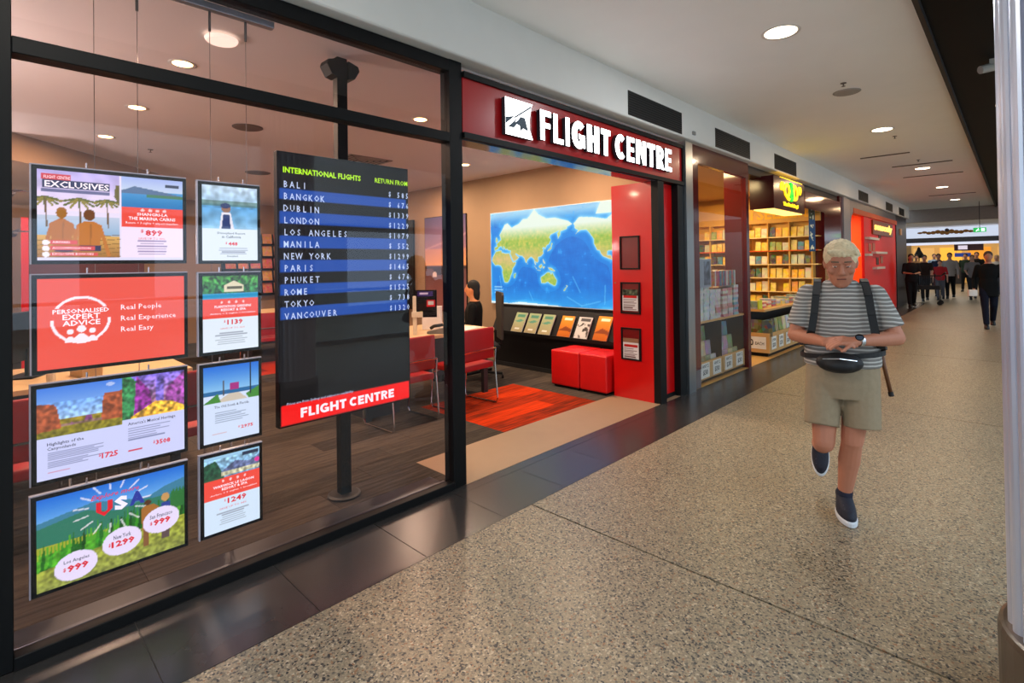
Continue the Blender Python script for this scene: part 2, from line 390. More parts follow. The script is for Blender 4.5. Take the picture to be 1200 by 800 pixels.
# --- walls
struct('wall_back', MB().box(-12.2, -12.0, -1.5, 6.0, 0, 2.9), tanwall, 'tan painted back wall of the travel shop')
struct('wall_right', MB().box(-12, -3.32, 5.72, 5.86, 0, 2.9), tanwall, 'tan painted side wall carrying the map')
struct('wall_left', MB().box(-12, GX-.14, -1.62, -1.5, 0, 2.9), tanwall, 'tan painted near side wall of the travel shop')
struct('trim_9', MB().prism([(-7.2, .25), (-9.3, 2.15), (-12, 2.15), (-12, .25)], 2.62, 2.9), tanwall, 'tan bulkhead dropping from the travel shop ceiling')
struct('wall_front', MB().box(GX-.12, GX+.02, -1.5, .035, 0, 3.0), offwhite, 'off white pier at the left end of the shop window')
struct('ceiling', MB().box(-12.2, GX-.09, -1.6, 5.86, 2.9, 3.0), shopceil, 'pale ceiling of the travel shop')
# mall fascia with rounded lower lip
lip = [(-2.79, 2.9), (-2.66, 2.9)]+[(-2.66+.02*math.sin(t), 2.92-.02*math.cos(t)) for t in (PI/6*i for i in range(1, 4))]+[(-2.64, 3.31), (-2.79, 3.31)]
Mfa = Matrix(((1, 0, 0, 0), (0, 0, 1, 0), (0, 1, 0, 0), (0, 0, 0, 1)))
struct('trim_1', MB().prism(lip, -3.5, 22.6, Mfa), offwhite, 'long off white bulkhead above the shopfronts')
struct('ceiling', MB().box(-2.79, -.47, -3.5, 24, 3.30, 3.42), mallceil, 'white plasterboard ceiling over the walkway')
blk = mat('black_soffit_paint', (.035, .035, .04), .5, 0, .1, 4, 0, .08)
struct('ceiling', MB().box(-.44, 2.4, -3.5, 24, 3.27, 3.42), blk, 'black glossy soffit right of the white ceiling')
struct('trim_2', MB().box(-.47, -.44, -3.5, 24, 3.22, 3.44), mat('soffit_lip', (.03, .03, .03), .5), 'thin black lip edging the black soffit')
struct('trim_3', MB().box(-14, 6, 24, 24.2, 2.84, 3.42), mat('taupe_bulkhead', (.52, .46, .42), .7), 'taupe bulkhead crossing the end of the walkway')
struct('ceiling', MB().box(-14, 6, 24.2, 46, 3.32, 3.42), mallceil, 'ceiling of the far cross mall')

# --- shop window (frame and panes)
win = bpy.data.objects.new('window_1', None); C.objects.link(win); win['kind'] = 'structure'; win['label'] = 'black framed full height shop window of the travel agency'
def wbar(name, *a, m=blackmetal, label=None): return obj(name, MB().box(*a), m, win, bevel=.003, label=label, seg=1)
wbar('post', GX-.10, GX+.0, .035, .1, 0, 2.9)
wbar('post', GX-.10, GX+.0, 2.235, 2.345, 0, 2.9)
wbar('top_rail', GX-.10, GX, .1, 2.235, 2.815, 2.897)
wbar('transom', GX-.09, GX, .1, 2.235, 2.335, 2.40)
wbar('bottom_rail', GX-.05, GX+.01, .1, 2.235, 0, .05)
alu = mat('dark_anodised_track', (.32, .33, .36), .3, .8, .1, 20)
for x in (GX-.075, GX-.11): obj('track', MB().box(x-.012, x+.012, .1, 2.235, 0, .028), alu, win, bevel=.002, seg=1)
obj('sill', MB().box(-3.0, GX-.05, .1, 2.235, 0, .012), mat('dark_window_sill', (.14, .14, .16), .35), win)
GL = glass_mat('window_glass', (.96, .90, .90), 1.5, 1.0)
obj('pane', MB().box(GX-.036, GX-.03, .1, 2.235, .05, 2.335), GL, win)
obj('pane', MB().box(GX-.036, GX-.03, .1, 2.235, 2.40, 2.815), GL, win)
wbar('post', GX-.02, GX+.04, -.09, -.045, 0, 2.66)   # edge of the neighbouring frame at the left

# --- air grilles in the fascia
vm = mat('black_grille', (.05, .05, .055), .5)
for i, (a, b, nm) in enumerate(((4.35, 5.46, 'largest black air grille, above the white lit letters'), (6.36, 7.52, 'black air grille over the maroon bookshop window'), (8.55, 9.65, 'black air grille just above the yellow lit sign box'), (14.5, 15.6, 'black air grille above the curved grey frame of the orange store'), (18.1, 19.2, 'small black air grille above the right end of the orange store'), (20.4, 21.45, 'farthest small black air grille at the fascia end'))):
    t = thing('air_grille', nm, 'vent', (-2.64, a, 2.92), 0, 'air grilles along the fascia')
    w_ = b-a; h = .235
    obj('frame', MB().box(0, .006, 0, w_, 0, .012).box(0, .006, 0, w_, h-.012, h).box(0, .006, 0, .012, .012, h-.012).box(0, .006, w_-.012, w_, .012, h-.012), vm, t)
    obj('backing', MB().box(0, .002, .012, w_-.012, .012, h-.012), mat('grille_dark', (.02, .02, .02), .8), t)
    s = MB()
    for k in range(9): s.box(.002, .006, .012, w_-.012, .02+k*.0235, .028+k*.0235)
    o = obj('slat', s, vm, t); o['kind'] = 'stuff'
tag(obj('fascia_sensor', MB().box(-2.64, -2.62, 5.72, 5.78, 2.96, 3.0), mat('grey_plastic', (.5, .5, .5), .5), bevel=.004), 'tiny grey sensor on the fascia right of the large grille', 'sensor')

# --- downlights
def downlight(x, y, z, r, label, power, col, group, strength=9, ecol=(1, .86, .68)):
    t = thing('downlight', label, 'ceiling light', (x, y, z), 0, group)
    n = 28
    obj('trim_ring', MB().lathe([(r, -.001), (r+.022, -.006), (r+.026, 0)], n), mat('white_ring', (.85, .84, .82), .5), t, smooth=True)
    obj('diffuser', MB().lathe([(.001, -.003), (r, -.002)], n), emis('lamp_'+group.replace(' ', '_'), ecol, strength), t)
    area('lamp', (x, y, z-.03), r*2, power, col)
    return t
for i, (y, nm) in enumerate(((4.42, 'largest round downlight in the white ceiling nearest the camera'), (8.75, 'second round downlight along the walkway ceiling'), (13.1, 'third round downlight along the walkway ceiling'), (16.9, 'fourth round downlight along the walkway ceiling'), (20.8, 'farthest small downlight before the taupe bulkhead'))):
    downlight(-1.30, y, 3.30, .115, nm, MALL_W*(1.1, .95, 1.0, 1.0, 1.1)[i], ((.92, .96, 1), (1, .76, .50), (1, .66, .36), (1, .64, .34), (1, .64, .34))[i], 'walkway downlights', 12, (1, .9, .78))
for y in (.1, -2.6): area('lamp', (-1.3, y, 3.26), .23, MALL_W*1.25, (1, .92, .80))  # unseen lamps outside the view, added to light the near floor
area('lamp', (-2.0, 29, 3.25), 3, 60, (1, .8, .55))
for x, y, nm in ((-4.06, .99, 'downlight of the travel shop nearest the window rail'), (-5.43, .98, 'travel shop downlight second from the window in the near row'), (-6.83, .96, 'travel shop downlight third from the window in the near row'), (-8.17, .95, 'travel shop downlight farthest back in the near row'), (-4.07, 2.97, 'travel shop downlight seen just above the transom beside the post'), (-5.49, 4.755, 'travel shop downlight seen through the open entrance')):
    downlight(x, y, 2.90, .06, nm, SHOP_W, (1, .74, .52), 'travel shop downlights', 20, (1, .80, .50))
for x, y in ((-9.6, 3.0), (-7.0, 4.9), (-9.5, 5.0), (-3.9, 4.9)): area('lamp', (x, y, 2.87), .15, SHOP_W*1.1, (1, .74, .52))  # extra unseen lamps added out of sight, without fittings

# ceiling fittings
def disc(name, label, cat, x, y, z, r, m, h=.012, group=None):
    return tag(obj(name, MB().lathe([(.001, -h), (r*.9, -h), (r, -h*.4), (r, 0)], 24, (x, y, z)), m, smooth=False), label, cat, group)
greyg = mat('grey_speaker_mesh', (.62, .60, .57), .8, 0, .2, 400)
disc('ceiling_speaker', 'round grey ceiling speaker between the two nearest downlights', 'speaker', -1.27, 6.5, 3.30, .13, greyg)
disc('ceiling_speaker', 'round grey ceiling speaker inside the travel shop above the small upright screens', 'speaker', -5.456, 1.89, 2.9, .14, mat('grey_speaker_dark', (.42, .38, .36), .8))
disc('ceiling_speaker', 'flat round vent on the travel shop ceiling left of the flight board', 'vent', -7.95, 2.89, 2.9, .17, mat('grey_speaker_dark', (.4, .4, .4), .8))
disc('round_light_panel', 'bright round surface light hanging at the top of the shop window', 'ceiling light', -3.42, 1.04, 2.885, .09, emis('round_panel_light', (1, .93, .86), 1.1), .02)
for i, (x, y, z, nm) in enumerate(((-1.23, 6.15, 3.3, 'small sprinkler head beside the round ceiling speaker'), (-7.22, 1.43, 2.9, 'small sprinkler head on the travel shop ceiling'), (-1.24, 9.35, 3.3, 'small detector just past the second walkway downlight'), (-4.9, 3.95, 2.9, 'small sprinkler head above the travel shop entrance'), (-1.24, 11.9, 3.3, 'tiny detector before the third walkway downlight'))):
    tag(obj('sprinkler_head', MB().lathe([(.001, 0), (.028, 0), (.028, -.006), (.006, -.008), (.006, -.03), (.018, -.032), (.018, -.035), (.001, -.035)], 12, (x, y, z)), mat('sprinkler_grey', (.4, .37, .35), .4, .4)), nm, 'sprinkler', 'ceiling sprinklers')
slotm = mat('slot_grey', (.35, .32, .3), .7)
for y, x, w_, nm in ((12.4, -1.25, .9, 'long thin slot diffuser before the third walkway downlight'), (14.2, -1.25, 1.0, 'long thin slot diffuser behind the third walkway downlight'), (10.9, -1.6, .7, 'faint slot diffuser past the second walkway downlight'), (18.9, -1.25, 1.0, 'far slot diffuser between the last two downlights')):
    tag(obj('slot_diffuser', MB().box(x-w_/2, x+w_/2, y, y+.05, 3.288, 3.3), slotm), nm, 'vent', 'slot diffusers in the walkway ceiling')
dv = thing('ceiling_diffuser', 'square air diffuser in the travel shop ceiling behind the flight board', 'vent', (-6.2, 3.55, 2.9))
s = MB()
for r in (.30, .24, .18, .12, .06):
    s.box(-r, r, -r, -r+.02, -.012, 0).box(-r, r, r-.02, r, -.012, 0).box(-r, -r+.02, -r, r, -.012, 0).box(r-.02, r, -r, r, -.012, 0)
obj('louvre', s, mat('diffuser_white', (.62, .58, .55), .6), dv); obj('duct', MB().box(-.3, .3, -.3, .3, -.003, -.001), mat('grille_dark', (.02, .02, .02), .8), dv)

# --- ribbed column at the right
cc = Vector((1.838, 1.57)); rr = Vector((math.cos(.7691), math.sin(.7691))); ff = Vector((-math.sin(.7691), math.cos(.7691)))
cx, cy = rr*cc.x+ff*cc.y
colm = mat('ribbed_aluminium', (.80, .82, .88), .33, .55, .03, 3)
col = bpy.data.objects.new('trim_4', None); C.objects.link(col); col.location = (cx, cy, 0); col['kind'] = 'structure'; col['label'] = 'ribbed silver column with a steel drum base'
n = 28; prof = []
for i in range(n):
    for k in range(8):
        u = k/8; r = .234 if k == 0 else .245+.025*math.sin(PI*u)**.6
        a = 2*PI*(i+u)/n; prof.append((r*math.cos(a), r*math.sin(a)))
obj('fluted_shaft', MB().prism(prof, .302, 3.27), colm, col)
obj('base_drum', MB().lathe([(.292, 0), (.295, .28), (.290, .298), (.28, .302), (.001, .302)], 48), mat('worn_steel_base', (.46, .42, .38), .32, .85, .25, 7), col, smooth=False)
ta = math.atan2(-(rr.y)+0, -(rr.x)); ta = math.atan2(-cy, -cx)
d = Vector((-rr.x, -rr.y))
tang = None
obj('cap_bolt', MB().ball((-.273*rr.x*.93-.1*ff.x, -.273*rr.y*.93-.1*ff.y, .312), .02, 14), mat('white_cap', (.80, .84, .9), .3), col, smooth=True)

# --- opposite side of the mall, mirrored in the shop glass
opp = mat('opposite_wall', (.75, .73, .70), .7)
struct('wall_opposite', MB().box(9.3, 9.5, -4, 46, 0, 6), opp, 'wall on the far side of the atrium')
shopglow = emis('opposite_shop_light', (.86, .93, 1), 1.8)
for i in range(5):
    y = -2+i*5
    struct('window_%d' % (i+3), MB().box(9.22, 9.29, y, y+3.6, .3, 2.6), shopglow, 'lit shop window across the atrium')
struct('trim_5', MB().box(9.0, 9.3, -4, 30, 2.8, 3.6), offwhite, 'white bulkhead across the atrium')
hr = thing('atrium_handrail', 'pale handrail and glass balustrade beyond the walkway', 'railing', (4.0, 0, 0))
obj('handrail', MB().tube((0, -3, 1.05), (0, 14, 1.05), .03), steel, hr); obj('glass_panel', MB().box(-.006, .006, -3, 14, .08, 1.0), glass_mat('rail_glass', (.9, .95, .95)), hr); obj('base_channel', MB().box(-.04, .04, -3, 14, 0, .09), steel, hr)

# black soffit fittings
for i, (y, x) in enumerate(((8.2, -.12), (9.2, -.12), (10.3, -.12))):
    sl_ = tag(obj('soffit_strip_light', MB().box(x-.02, x+.3, y, y+.05, 3.255, 3.27), emis('strip_light', (.9, .85, .75), 1.2)), 'short pale strip light set in the black soffit beside the column', 'ceiling light', 'strip lights in the black soffit'); sl_['label'] = 'short pale strip light in the black soffit, %s from the camera' % ORD[i]
sp = thing('track_spotlight', 'small grey spotlight on the black soffit left of the column', 'spotlight', (-.12, 6.3, 3.27))
obj('bracket', MB().box(-.02, .02, -.02, .02, -.05, 0), greyg, sp); obj('lamp_head', MB().tube((-.08, -.05, -.09), (.06, .06, -.05), .035, .04), greyg, sp)
# ================================================================== TRAVEL SHOP FRONT
# --- big sign
sg = thing('shop_sign', 'red fascia sign reading FLIGHT CENTRE in glowing white letters', 'sign', (GX, 2.35, 2.38))
def sl(name, y0, y1, z0, z1, x0=0, x1=.02, m=blackmetal, par=sg, bev=0): return obj(name, MB().box(x0, x1, y0-2.35, y1-2.35, z0-2.38, z1-2.38), m, par, bevel=bev)
sl('backboard', 2.35, 5.66, 2.42, 2.80, -.12, 0, redsign)
for a in ((2.35, 5.66, 2.80, 2.84), (2.35, 5.66, 2.38, 2.42)): sl('frame_bar', *a, -.12, .02, blackmetal)
sl('frame_bar', 5.625, 5.66, 2.42, 2.80, -.12, .02)
sl('soffit_lining', 2.36, 5.1, 2.372, 2.38, -.17, -.02, mat('glossy_soffit', (.30, .33, .36), .12, .3))
org = (.03, 0, 0)
# logo tile with aeroplane cut-out shapes
logo = MB()
lt = [(0, 0), (.30, 0), (.265, .07), (.262, .15), (.275, .21), (.30, .275), (0, .275)]
def on_sign(poly, e0, e1): return Matrix.Translation((0, 2.72-2.35, 2.465-2.38)) @ MX
logo.prism(lt, .012, .0495, on_sign(0, 0, 0)); lo = obj('logo_tile', logo, mat('dark_letter_return', (.12, .15, .18), .5), sg); obj('lit_face', MB().prism(lt, .0495, .0503, on_sign(0, 0, 0)), white_e, lo)
dk = mat('logo_dark_blue', (.10, .24, .32), .5)
lg2 = MB()
for poly in ([(.0, .125), (.10, .15), (.0, .075)], [(.02, .055), (.14, .15), (.10, .10), (.135, .125), (.16, .155), (.21, .155), (.25, .055), (.19, .07), (.16, .045), (.15, .085), (.12, .09), (.09, .06)], [(.09, .14), (.285, .262), (.29, .248), (.10, .132)]):
    lg2.prism(poly, .0505, .052, on_sign(0, 0, 0))
obj('logo_aeroplane', lg2, dk, sg)
# letters one by one (bold block capitals)
word = 'FLIGHT CENTRE'; y = 3.105; wid = {'F': .150, 'L': .145, 'I': .075, 'G': .20, 'H': .195, 'T': .165, ' ': .045, 'C': .185, 'E': .155, 'N': .205, 'R': .175}
tot = sum(wid[c] for c in word); k = (5.315-3.105)/tot
def fat_letter(c, x0, x1, y0, y1, z0, z1, M, T=.30):
    """bold block letter built from strokes; T = stroke as part of width"""
    w_ = x1-x0; h = y1-y0; t = min(w_*(.33 if c == 'N' else .39), h*.29); q = []; s = MB()
    P = lambda pts: s.prism([(x0+a, y0+b) for a, b in pts], z0, z1, M)
    R = lambda a, b, c_, d: P([(a, b), (c_, b), (c_, d), (a, d)])
    def arc(cx, cy, rx, ry, a0, a1, n=14, tt=t):
        o_ = [(cx+rx*math.cos(a), cy+ry*math.sin(a)) for a in (a0+(a1-a0)*i/n for i in range(n+1))]
        i_ = [(cx+(rx-tt)*math.cos(a), cy+(ry-tt*.85)*math.sin(a)) for a in (a0+(a1-a0)*i/n for i in range(n+1))]
        for i in range(n): P([o_[i], o_[i+1], i_[i+1], i_[i]])
    if c == 'I': R(0, 0, w_, h)
    elif c == 'L': R(0, 0, t, h); R(t, 0, w_, t*.85)
    elif c in 'FE':
        R(0, 0, t, h); R(t, h-t*.85, w_, h); R(t, h*.5-t*.36, w_*.92, h*.5+t*.42)
        if c == 'E': R(t, 0, w_, t*.85)
    elif c == 'H': R(0, 0, t, h); R(w_-t, 0, w_, h); R(t, h*.5-t*.42, w_-t, h*.5+t*.42)
    elif c == 'T': R(0, h-t*.85, w_, h); R(w_/2-t/2, 0, w_/2+t/2, h-t*.85)
    elif c == 'N': R(0, 0, t, h); R(w_-t, 0, w_, h); P([(t, h), (t*.3+t*.2, h), (w_-t, 0), (w_-t*.5, 0)]) if False else P([(t*.5, h), (w_-t*.95, 0), (w_-t*.5, 0), (t*.95+t*.4, h)])
    elif c == 'C': arc(w_*.56, h/2, w_*.56, h/2, math.radians(48), math.radians(312))
    elif c == 'G':
        arc(w_*.54, h/2, w_*.54, h/2, math.radians(45), math.radians(318)); R(w_-t, h*.06, w_, h*.52); R(w_*.52, h*.38, w_-t, h*.54)
    elif c == 'R':
        R(0, 0, t, h); arc(w_*.42, h*.70, w_*.55, h*.30, -PI/2, PI/2, 12, t*.9); R(t, h-t*.8, w_*.44, h); R(t, h*.40, w_*.44, h*.40+t*.75)
        P([(w_*.38, h*.42), (w_*.68, h*.42), (w_*1.02, 0), (w_*.66, 0)])
    return s
for c in word:
    wl = wid[c]*k
    if c != ' ':
        o = obj('letter', fat_letter(c, y-2.35+.006, y-2.35+wl-.028, 2.487-2.38, 2.725-2.38, .012, .05, MX), mat('dark_letter_return', (.12, .15, .18), .5), sg)
        obj('lit_face', fat_letter(c, y-2.35+.006, y-2.35+wl-.028, 2.487-2.38, 2.725-2.38, .05, .053, MX), white_e, o)
    y += wl
# --- joinery at the right of the entrance
jn = thing('entrance_joinery', 'red end panel unit with three brochure holders right of the entrance', 'cabinet', (-3.3, 5.05, 0))
B = lambda *a: MB().box(*a)
obj('end_panel', B(0, .50, 0, .02, 0, 2.375), redpaint, jn)
obj('side_panel', B(0, .02, .02, .60, 0, 2.375), redpaint, jn)
obj('front_panel', B(.46, .50, .13, .60, .045, 2.375), redpaint, jn)
obj('corner_post', B(.50, .58, 0, .13, 0, 2.375), blackmetal, jn)
obj('rear_post', B(.44, .575, .46, .605, 0, 2.375), blackmetal, jn)
obj('top_panel', B(.02, .46, .02, .60, 2.33, 2.375), redpaint, jn); obj('plinth', B(.45, .51, .13, .46, 0, .045), blackmetal, jn)
paper = mat('white_paper', (.88, .86, .84), .5)
for i, (z0, z1) in enumerate(((1.43, 1.80), (.94, 1.29), (.43, .785))):
    h = thing('brochure_holder', ('empty black framed brochure holder, top of the red panel', 'middle black framed holder with a white brochure on the red panel', 'lowest black framed holder with brochures on the red panel')[i], 'brochure holder', (-3.19, 5.05, z0), 0, 'holders on the red end panel')
    w_ = .245; H = z1-z0
    obj('frame', MB().box(0, w_, -.02, 0, 0, .016).box(0, w_, -.02, 0, H-.016, H).box(0, .014, -.02, 0, .016, H-.016).box(w_-.014, w_, -.02, 0, .016, H-.016), blackmetal, h)
    obj('back', B(.014, w_-.014, -.004, -.001, .016, H-.016), mat('holder_dark_red', (.45, .05, .05), .3), h)
    if i:
        p = Pic(24, 34, (.82, .80, .80))
        p.rect(0, 0, 1, .22, (.55, .40, .30)); p.rect(.1, .3, .9, .42, (.7, .1, .1)); p.lines(.1, .9, .46, .96, 7, (.35, .2, .2), .9, 3+i)
        if i == 1: p.rect(0, .0, 1, .3, (.25, .28, .22)); p.speck(0, 0, 1, .3, .6, 3, 2)
        tag(grid('brochure', p, (-3.165, 5.035, z0+.27-(.03 if i == 2 else 0)), .195, .235, MY, attr_mat('printed_paper', 0, .35, 1)), ('brochure with a dark photo and white lower half in the middle holder', 'brochure of red and white lines in the lowest holder')[i-1], 'brochure')
obj('key_switch', MB().tube((.04, -.008, 1.28-.0), (.04, 0, 1.28), .008), chrome, jn)

# ================================================================== HANGING SCREENS
bez = mat('black_screen_bezel', (.03, .03, .035), .5, 0, .1, 12, 0, .15); edge = mat('pale_acrylic_edge', (.75, .80, .88), .25)
SCR = attr_mat('lit_screen', 1.25, .5)
XS = -2.85; rail_z = 2.76
wire_m = mat('steel_cable', (.55, .52, .5), .4, .8)
def lightbox(name, label, y0, z1, W, H, pic, bw=.016, side=True):
    t = thing(name, label, 'screen', (XS, y0, z1), 0, 'hanging window screens')
    obj('housing', MB().box(-.02, 0, 0, W, -H, 0), bez, t, bevel=.004)
    obj('edge_strip', MB().box(-.022, -.001, -.006, -.001, -H, .003).box(-.022, -.001, -.006, W, .0005, .005), edge, t)
    g = grid('display', pic, (.0015, bw, -bw), W-2*bw, H-2*bw, MX, SCR, t)
    for k in (.32, .72): obj('clip', MB().tube((-.01, W*k, .001), (-.01, W*k, .028), .004), chrome, t)
    return t, g
def lettering(par, items, name='lettering'):
    """items: (string, x0, x1, y0, y1, colour, offset, shear, align) in metres from top left of display, y down"""
    by = {}
    for (s, x0, x1, ya, yb, c, off, sh, al) in items: by.setdefault(c, []).append((s, x0, x1, ya, yb, off, sh, al))
    for c, L_ in by.items():
        mb = MB()
        for (s, x0, x1, ya, yb, off, sh, al) in L_: text(mb, s, x0, x1, -yb, -ya, MX, (.0028, .016, -.016), off, 0, sh, 1, al)
        lo_ = obj(name, mb, emis('ink_%02x%02x%02x' % tuple(int(q*255) for q in c), c, 1.1), par); lo_['kind'] = 'stuff'
WHT = (.96, .96, 1); RED = (.80, .08, .16); NAVY = (.12, .14, .28); CORAL = (.91, .30, .24)
def back_view(p, cx, yh, w, hair, skin):
    p.line(cx-w*.85, yh+.15, cx-w*1.35, yh+.40, .035, skin); p.line(cx+w*.85, yh+.15, cx+w*1.5, yh+.46, .035, skin)
    p.poly([(cx-w*.3, yh+.07), (cx+w*.3, yh+.07), (cx+w, yh+.12), (cx+w*.75, yh+.38), (cx-w*.75, yh+.38), (cx-w, yh+.12)], skin); p.ell(cx, yh, w*.45, .065, hair); p.poly([(cx+w*.05, yh+.1), (cx+w*.2, yh+.1), (cx+w*.1, yh+.36), (cx, yh+.36)], tuple(q*.7 for q in skin), .5)
def people_back(p, cx, cy, s, hair, skin, top=None):
    p.ell(cx, cy-.10*s, .055*s, .085*s, hair); p.poly([(cx-.04*s, cy-.03*s), (cx+.04*s, cy-.03*s), (cx+.15*s, cy+.06*s), (cx+.12*s, cy+.42*s), (cx-.12*s, cy+.42*s), (cx-.15*s, cy+.06*s)], skin)
    p.line(cx-.13*s, cy+.08*s, cx-.22*s, cy+.42*s, .05*s, skin); p.line(cx+.13*s, cy+.08*s, cx+.22*s, cy+.45*s, .05*s, skin)
def palm(p, x, y0, y1, s):
    p.line(x, y0, x+.01, y1, .015, (.42, .33, .2))
    for a in range(0, 360, 30):
        r = math.radians(a); p.line(x, y0, x+.10*s*math.cos(r), y0+.10*s*abs(math.sin(r))*.9+.04*abs(math.cos(r))-.05*(1 if 180 < a < 360 else 0), .022, (.36, .40, .12) if a % 60 else (.55, .52, .2))
def offer(p, y0, band):
    p.rect(0, y0, 1, band, CORAL)
# A1
W1, H1 = .546, .405; w1, h1 = W1-.032, H1-.032
p = Pic(150, 110, (.90, .90, 1))
p.grad(0, 0, .53, .45, (.72, .70, .95), (.93, .90, .97)); p.speck(0, 0, .53, .3, .08, 5, 9)
p.grad(0, .5, .53, .72, (.75, .83, .92), (.55, .72, .85)); p.grad(0, .72, .53, .96, (.85, .70, .38), (.62, .45, .2))
for k in range(6): p.line(0, .78+k*.05, .53, .70+k*.05, .008, (.45, .33, .15), .8)
for x, s in ((.05, .9), (.26, 1.1), (.44, .8)): palm(p, x, .30, .62, s)
p.line(.05, .3, .06, .62, .015, (.42, .33, .2)); p.poly([(.5, .12), (.53, .12), (.53, .36), (.49, .25)], (.4, .38, .15))
back_view(p, .15, .47, .075, (.62, .42, .12), (.70, .44, .18)); back_view(p, .325, .48, .085, (.42, .25, .08), (.74, .47, .18))
p.rect(.11, .84, .22, .90, (.2, .2, .35)); p.rect(.26, .83, .40, .89, (.18, .2, .35))
p.rect(.03, .05, .21, .105, (.8, .25, .3)); p.rect(.035, .11, .46, .20, (.16, .2, .36)); p.rect(.03, .21, .46, .25, (.2, .25, .42), .7)
for i, ww in enumerate((.17, .28, .3)): p.ell(.055, .80+i*.065, .022, .03, WHT); p.rect(.08, .775+i*.065, .08+ww, .82+i*.065, (.85, .33, .35))
p.grad(.54, 0, 1, .16, (.62, .72, .95), (.75, .85, .95)); p.grad(.54, .16, 1, .36, (.30, .62, .85), (.05, .45, .72))
p.poly([(.54, .17), (.63, .11), (.72, .13), (.85, .16), (1, .2), (1, .23), (.7, .2), (.54, .2)], (.33, .45, .60)); p.rect(.72, .2, 1, .235, (.28, .5, .28), .8)
p.rect(.54, .36, 1, .60, CORAL); p.rect(.54, .60, 1, 1, (.93, .91, 1)); p.rect(.86, .06, .97, .1, (.2, .25, .35))
for i in range(4): p.ell(.69+i*.055, .395, .014, .018, WHT, .8)
p.lines(.62, .90, .75, .94, 6, (.5, .45, .65), .7, 2, True); p.rect(0, .96, 1, 1, (.85, .88, 1))
t, g = lightbox('wall_screen', 'large hanging screen of two people on a beach, topmost of the wide column', .161, 1.933, W1, H1, p)
lettering(g, [('EXCLUSIVES', .045*w1, .455*w1, .118*h1, .19*h1, WHT, .02, 0, None), ('FLIGHT CENTRE', .04*w1, .2*w1, .062*h1, .095*h1, WHT, .0, 0, None),
 ('SHANGRI-LA', .65*w1, .88*w1, .425*h1, .46*h1, WHT, .015, 0, None), ('THE MARINA CAIRNS', .59*w1, .94*w1, .475*h1, .515*h1, WHT, .015, 0, None), ('Return + 3 nights + airport transfers', .57*w1, .96*w1, .535*h1, .57*h1, WHT, 0, 0, None),
 ('$', .675*w1, .70*w1, .625*h1, .67*h1, RED, .01, 0, None), ('899', .71*w1, .84*w1, .63*h1, .705*h1, RED, .03, 0, None), ('SAVE UP TO 40%', .66*w1, .86*w1, .725*h1, .75*h1, RED, 0, 0, None),
 ('AIRFARES', .09*w1, .2*w1, .785*h1, .81*h1, WHT, 0, 0, None), ('ACCOMMODATION', .09*w1, .33*w1, .85*h1, .875*h1, WHT, 0, 0, None), ('EXCLUSIVE BONUSES', .09*w1, .35*w1, .915*h1, .94*h1, WHT, 0, 0, None)])
# A2
W2, H2 = .55, .404; w2, h2 = W2-.032, H2-.032
p = Pic(150, 110, (.90, .33, .27)); p.put(((((p.X-.27)*1.39)/.265*1)**2+((p.Y-.47)/.265)**2 < 1) & ((((p.X-.27)*1.39)/.238)**2+((p.Y-.47)/.238)**2 > 1) & ~((p.Y > .34) & (p.Y < .46)), WHT)
for dx, s in ((-.07, .8), (.07, .8), (0, 1.1)):
    p.ell(.27+dx, .60 if s < 1 else .575, .026*s, .036*s, WHT); p.put(((((p.X-.27-dx)/(.045*s))**2+((p.Y-.72)/(.085*s))**2 < 1) & (p.Y < .715)), WHT)
t, g = lightbox('wall_screen', 'coral red hanging screen about personalised expert advice', .160, 1.484, W2, H2, p)
lettering(g, [('PERSONALISED', .09*w2, .45*w2, .345*h2, .395*h2, WHT, .02, 0, None), ('EXPERT', .15*w2, .39*w2, .405*h2, .465*h2, WHT, .02, 0, None), ('ADVICE', .15*w2, .39*w2, .475*h2, .535*h2, WHT, .02, 0, None),
 ('Real People', .53*w2, None, .325*h2, .405*h2, WHT, .0, 0, None), ('Real Experience', .53*w2, None, .455*h2, .535*h2, WHT, 0, 0, None), ('Real Easy', .53*w2, None, .585*h2, .665*h2, WHT, 0, 0, None)])
# A3
p = Pic(150, 110, (.78, .84, 1))
p.grad(0, 0, .54, .38, (.25, .50, .90), (.62, .80, .98)); p.ell(.46, .05, .03, .02, (.9, .93, 1), .6)
p.grad(0, .36, .54, .58, (.55, .50, .16), (.45, .47, .12)); p.poly([(0, .17), (.10, .19), (.12, .22), (.15, .46), (0, .48)], (.62, .33, .2)); p.poly([(.41, .23), (.42, .15), (.54, .14), (.54, .46), (.40, .45)], (.62, .33, .2))
p.poly([(.29, .42), (.305, .36), (.335, .36), (.345, .42)], (.55, .3, .55)); p.poly([(.2, .44), (.21, .41), (.23, .44)], (.55, .3, .55)); p.rect(.15, .42, .41, .45, (.55, .42, .5), .7); p.speck(0, .17, .54, .58, .28, 8, 2)
p.grad(.54, 0, 1, .5, (.45, .40, .85), (.75, .50, .45)); p.poly([(.54, 0), (.54, .5), (.62, .5), (.66, .1), (.6, 0)], (.2, .5, .3)); p.poly([(.64, 0), (.74, .2), (.76, .48), (.62, .48)], (.55, .2, .6)); p.poly([(1, 0), (.86, .2), (.85, .42), (1, .48)], (.6, .3, .65)); p.rect(.78, .1, .84, .34, (.45, .4, .8)); p.poly([(.78, .1), (.81, .02), (.84, .1)], (.35, .3, .7))
p.poly([(.60, .48), (.78, .33), (.9, .36), (1, .44), (1, .5), (.6, .5)], (.95, .75, .25)); p.speck(.54, 0, 1, .5, .45, 11, 3)
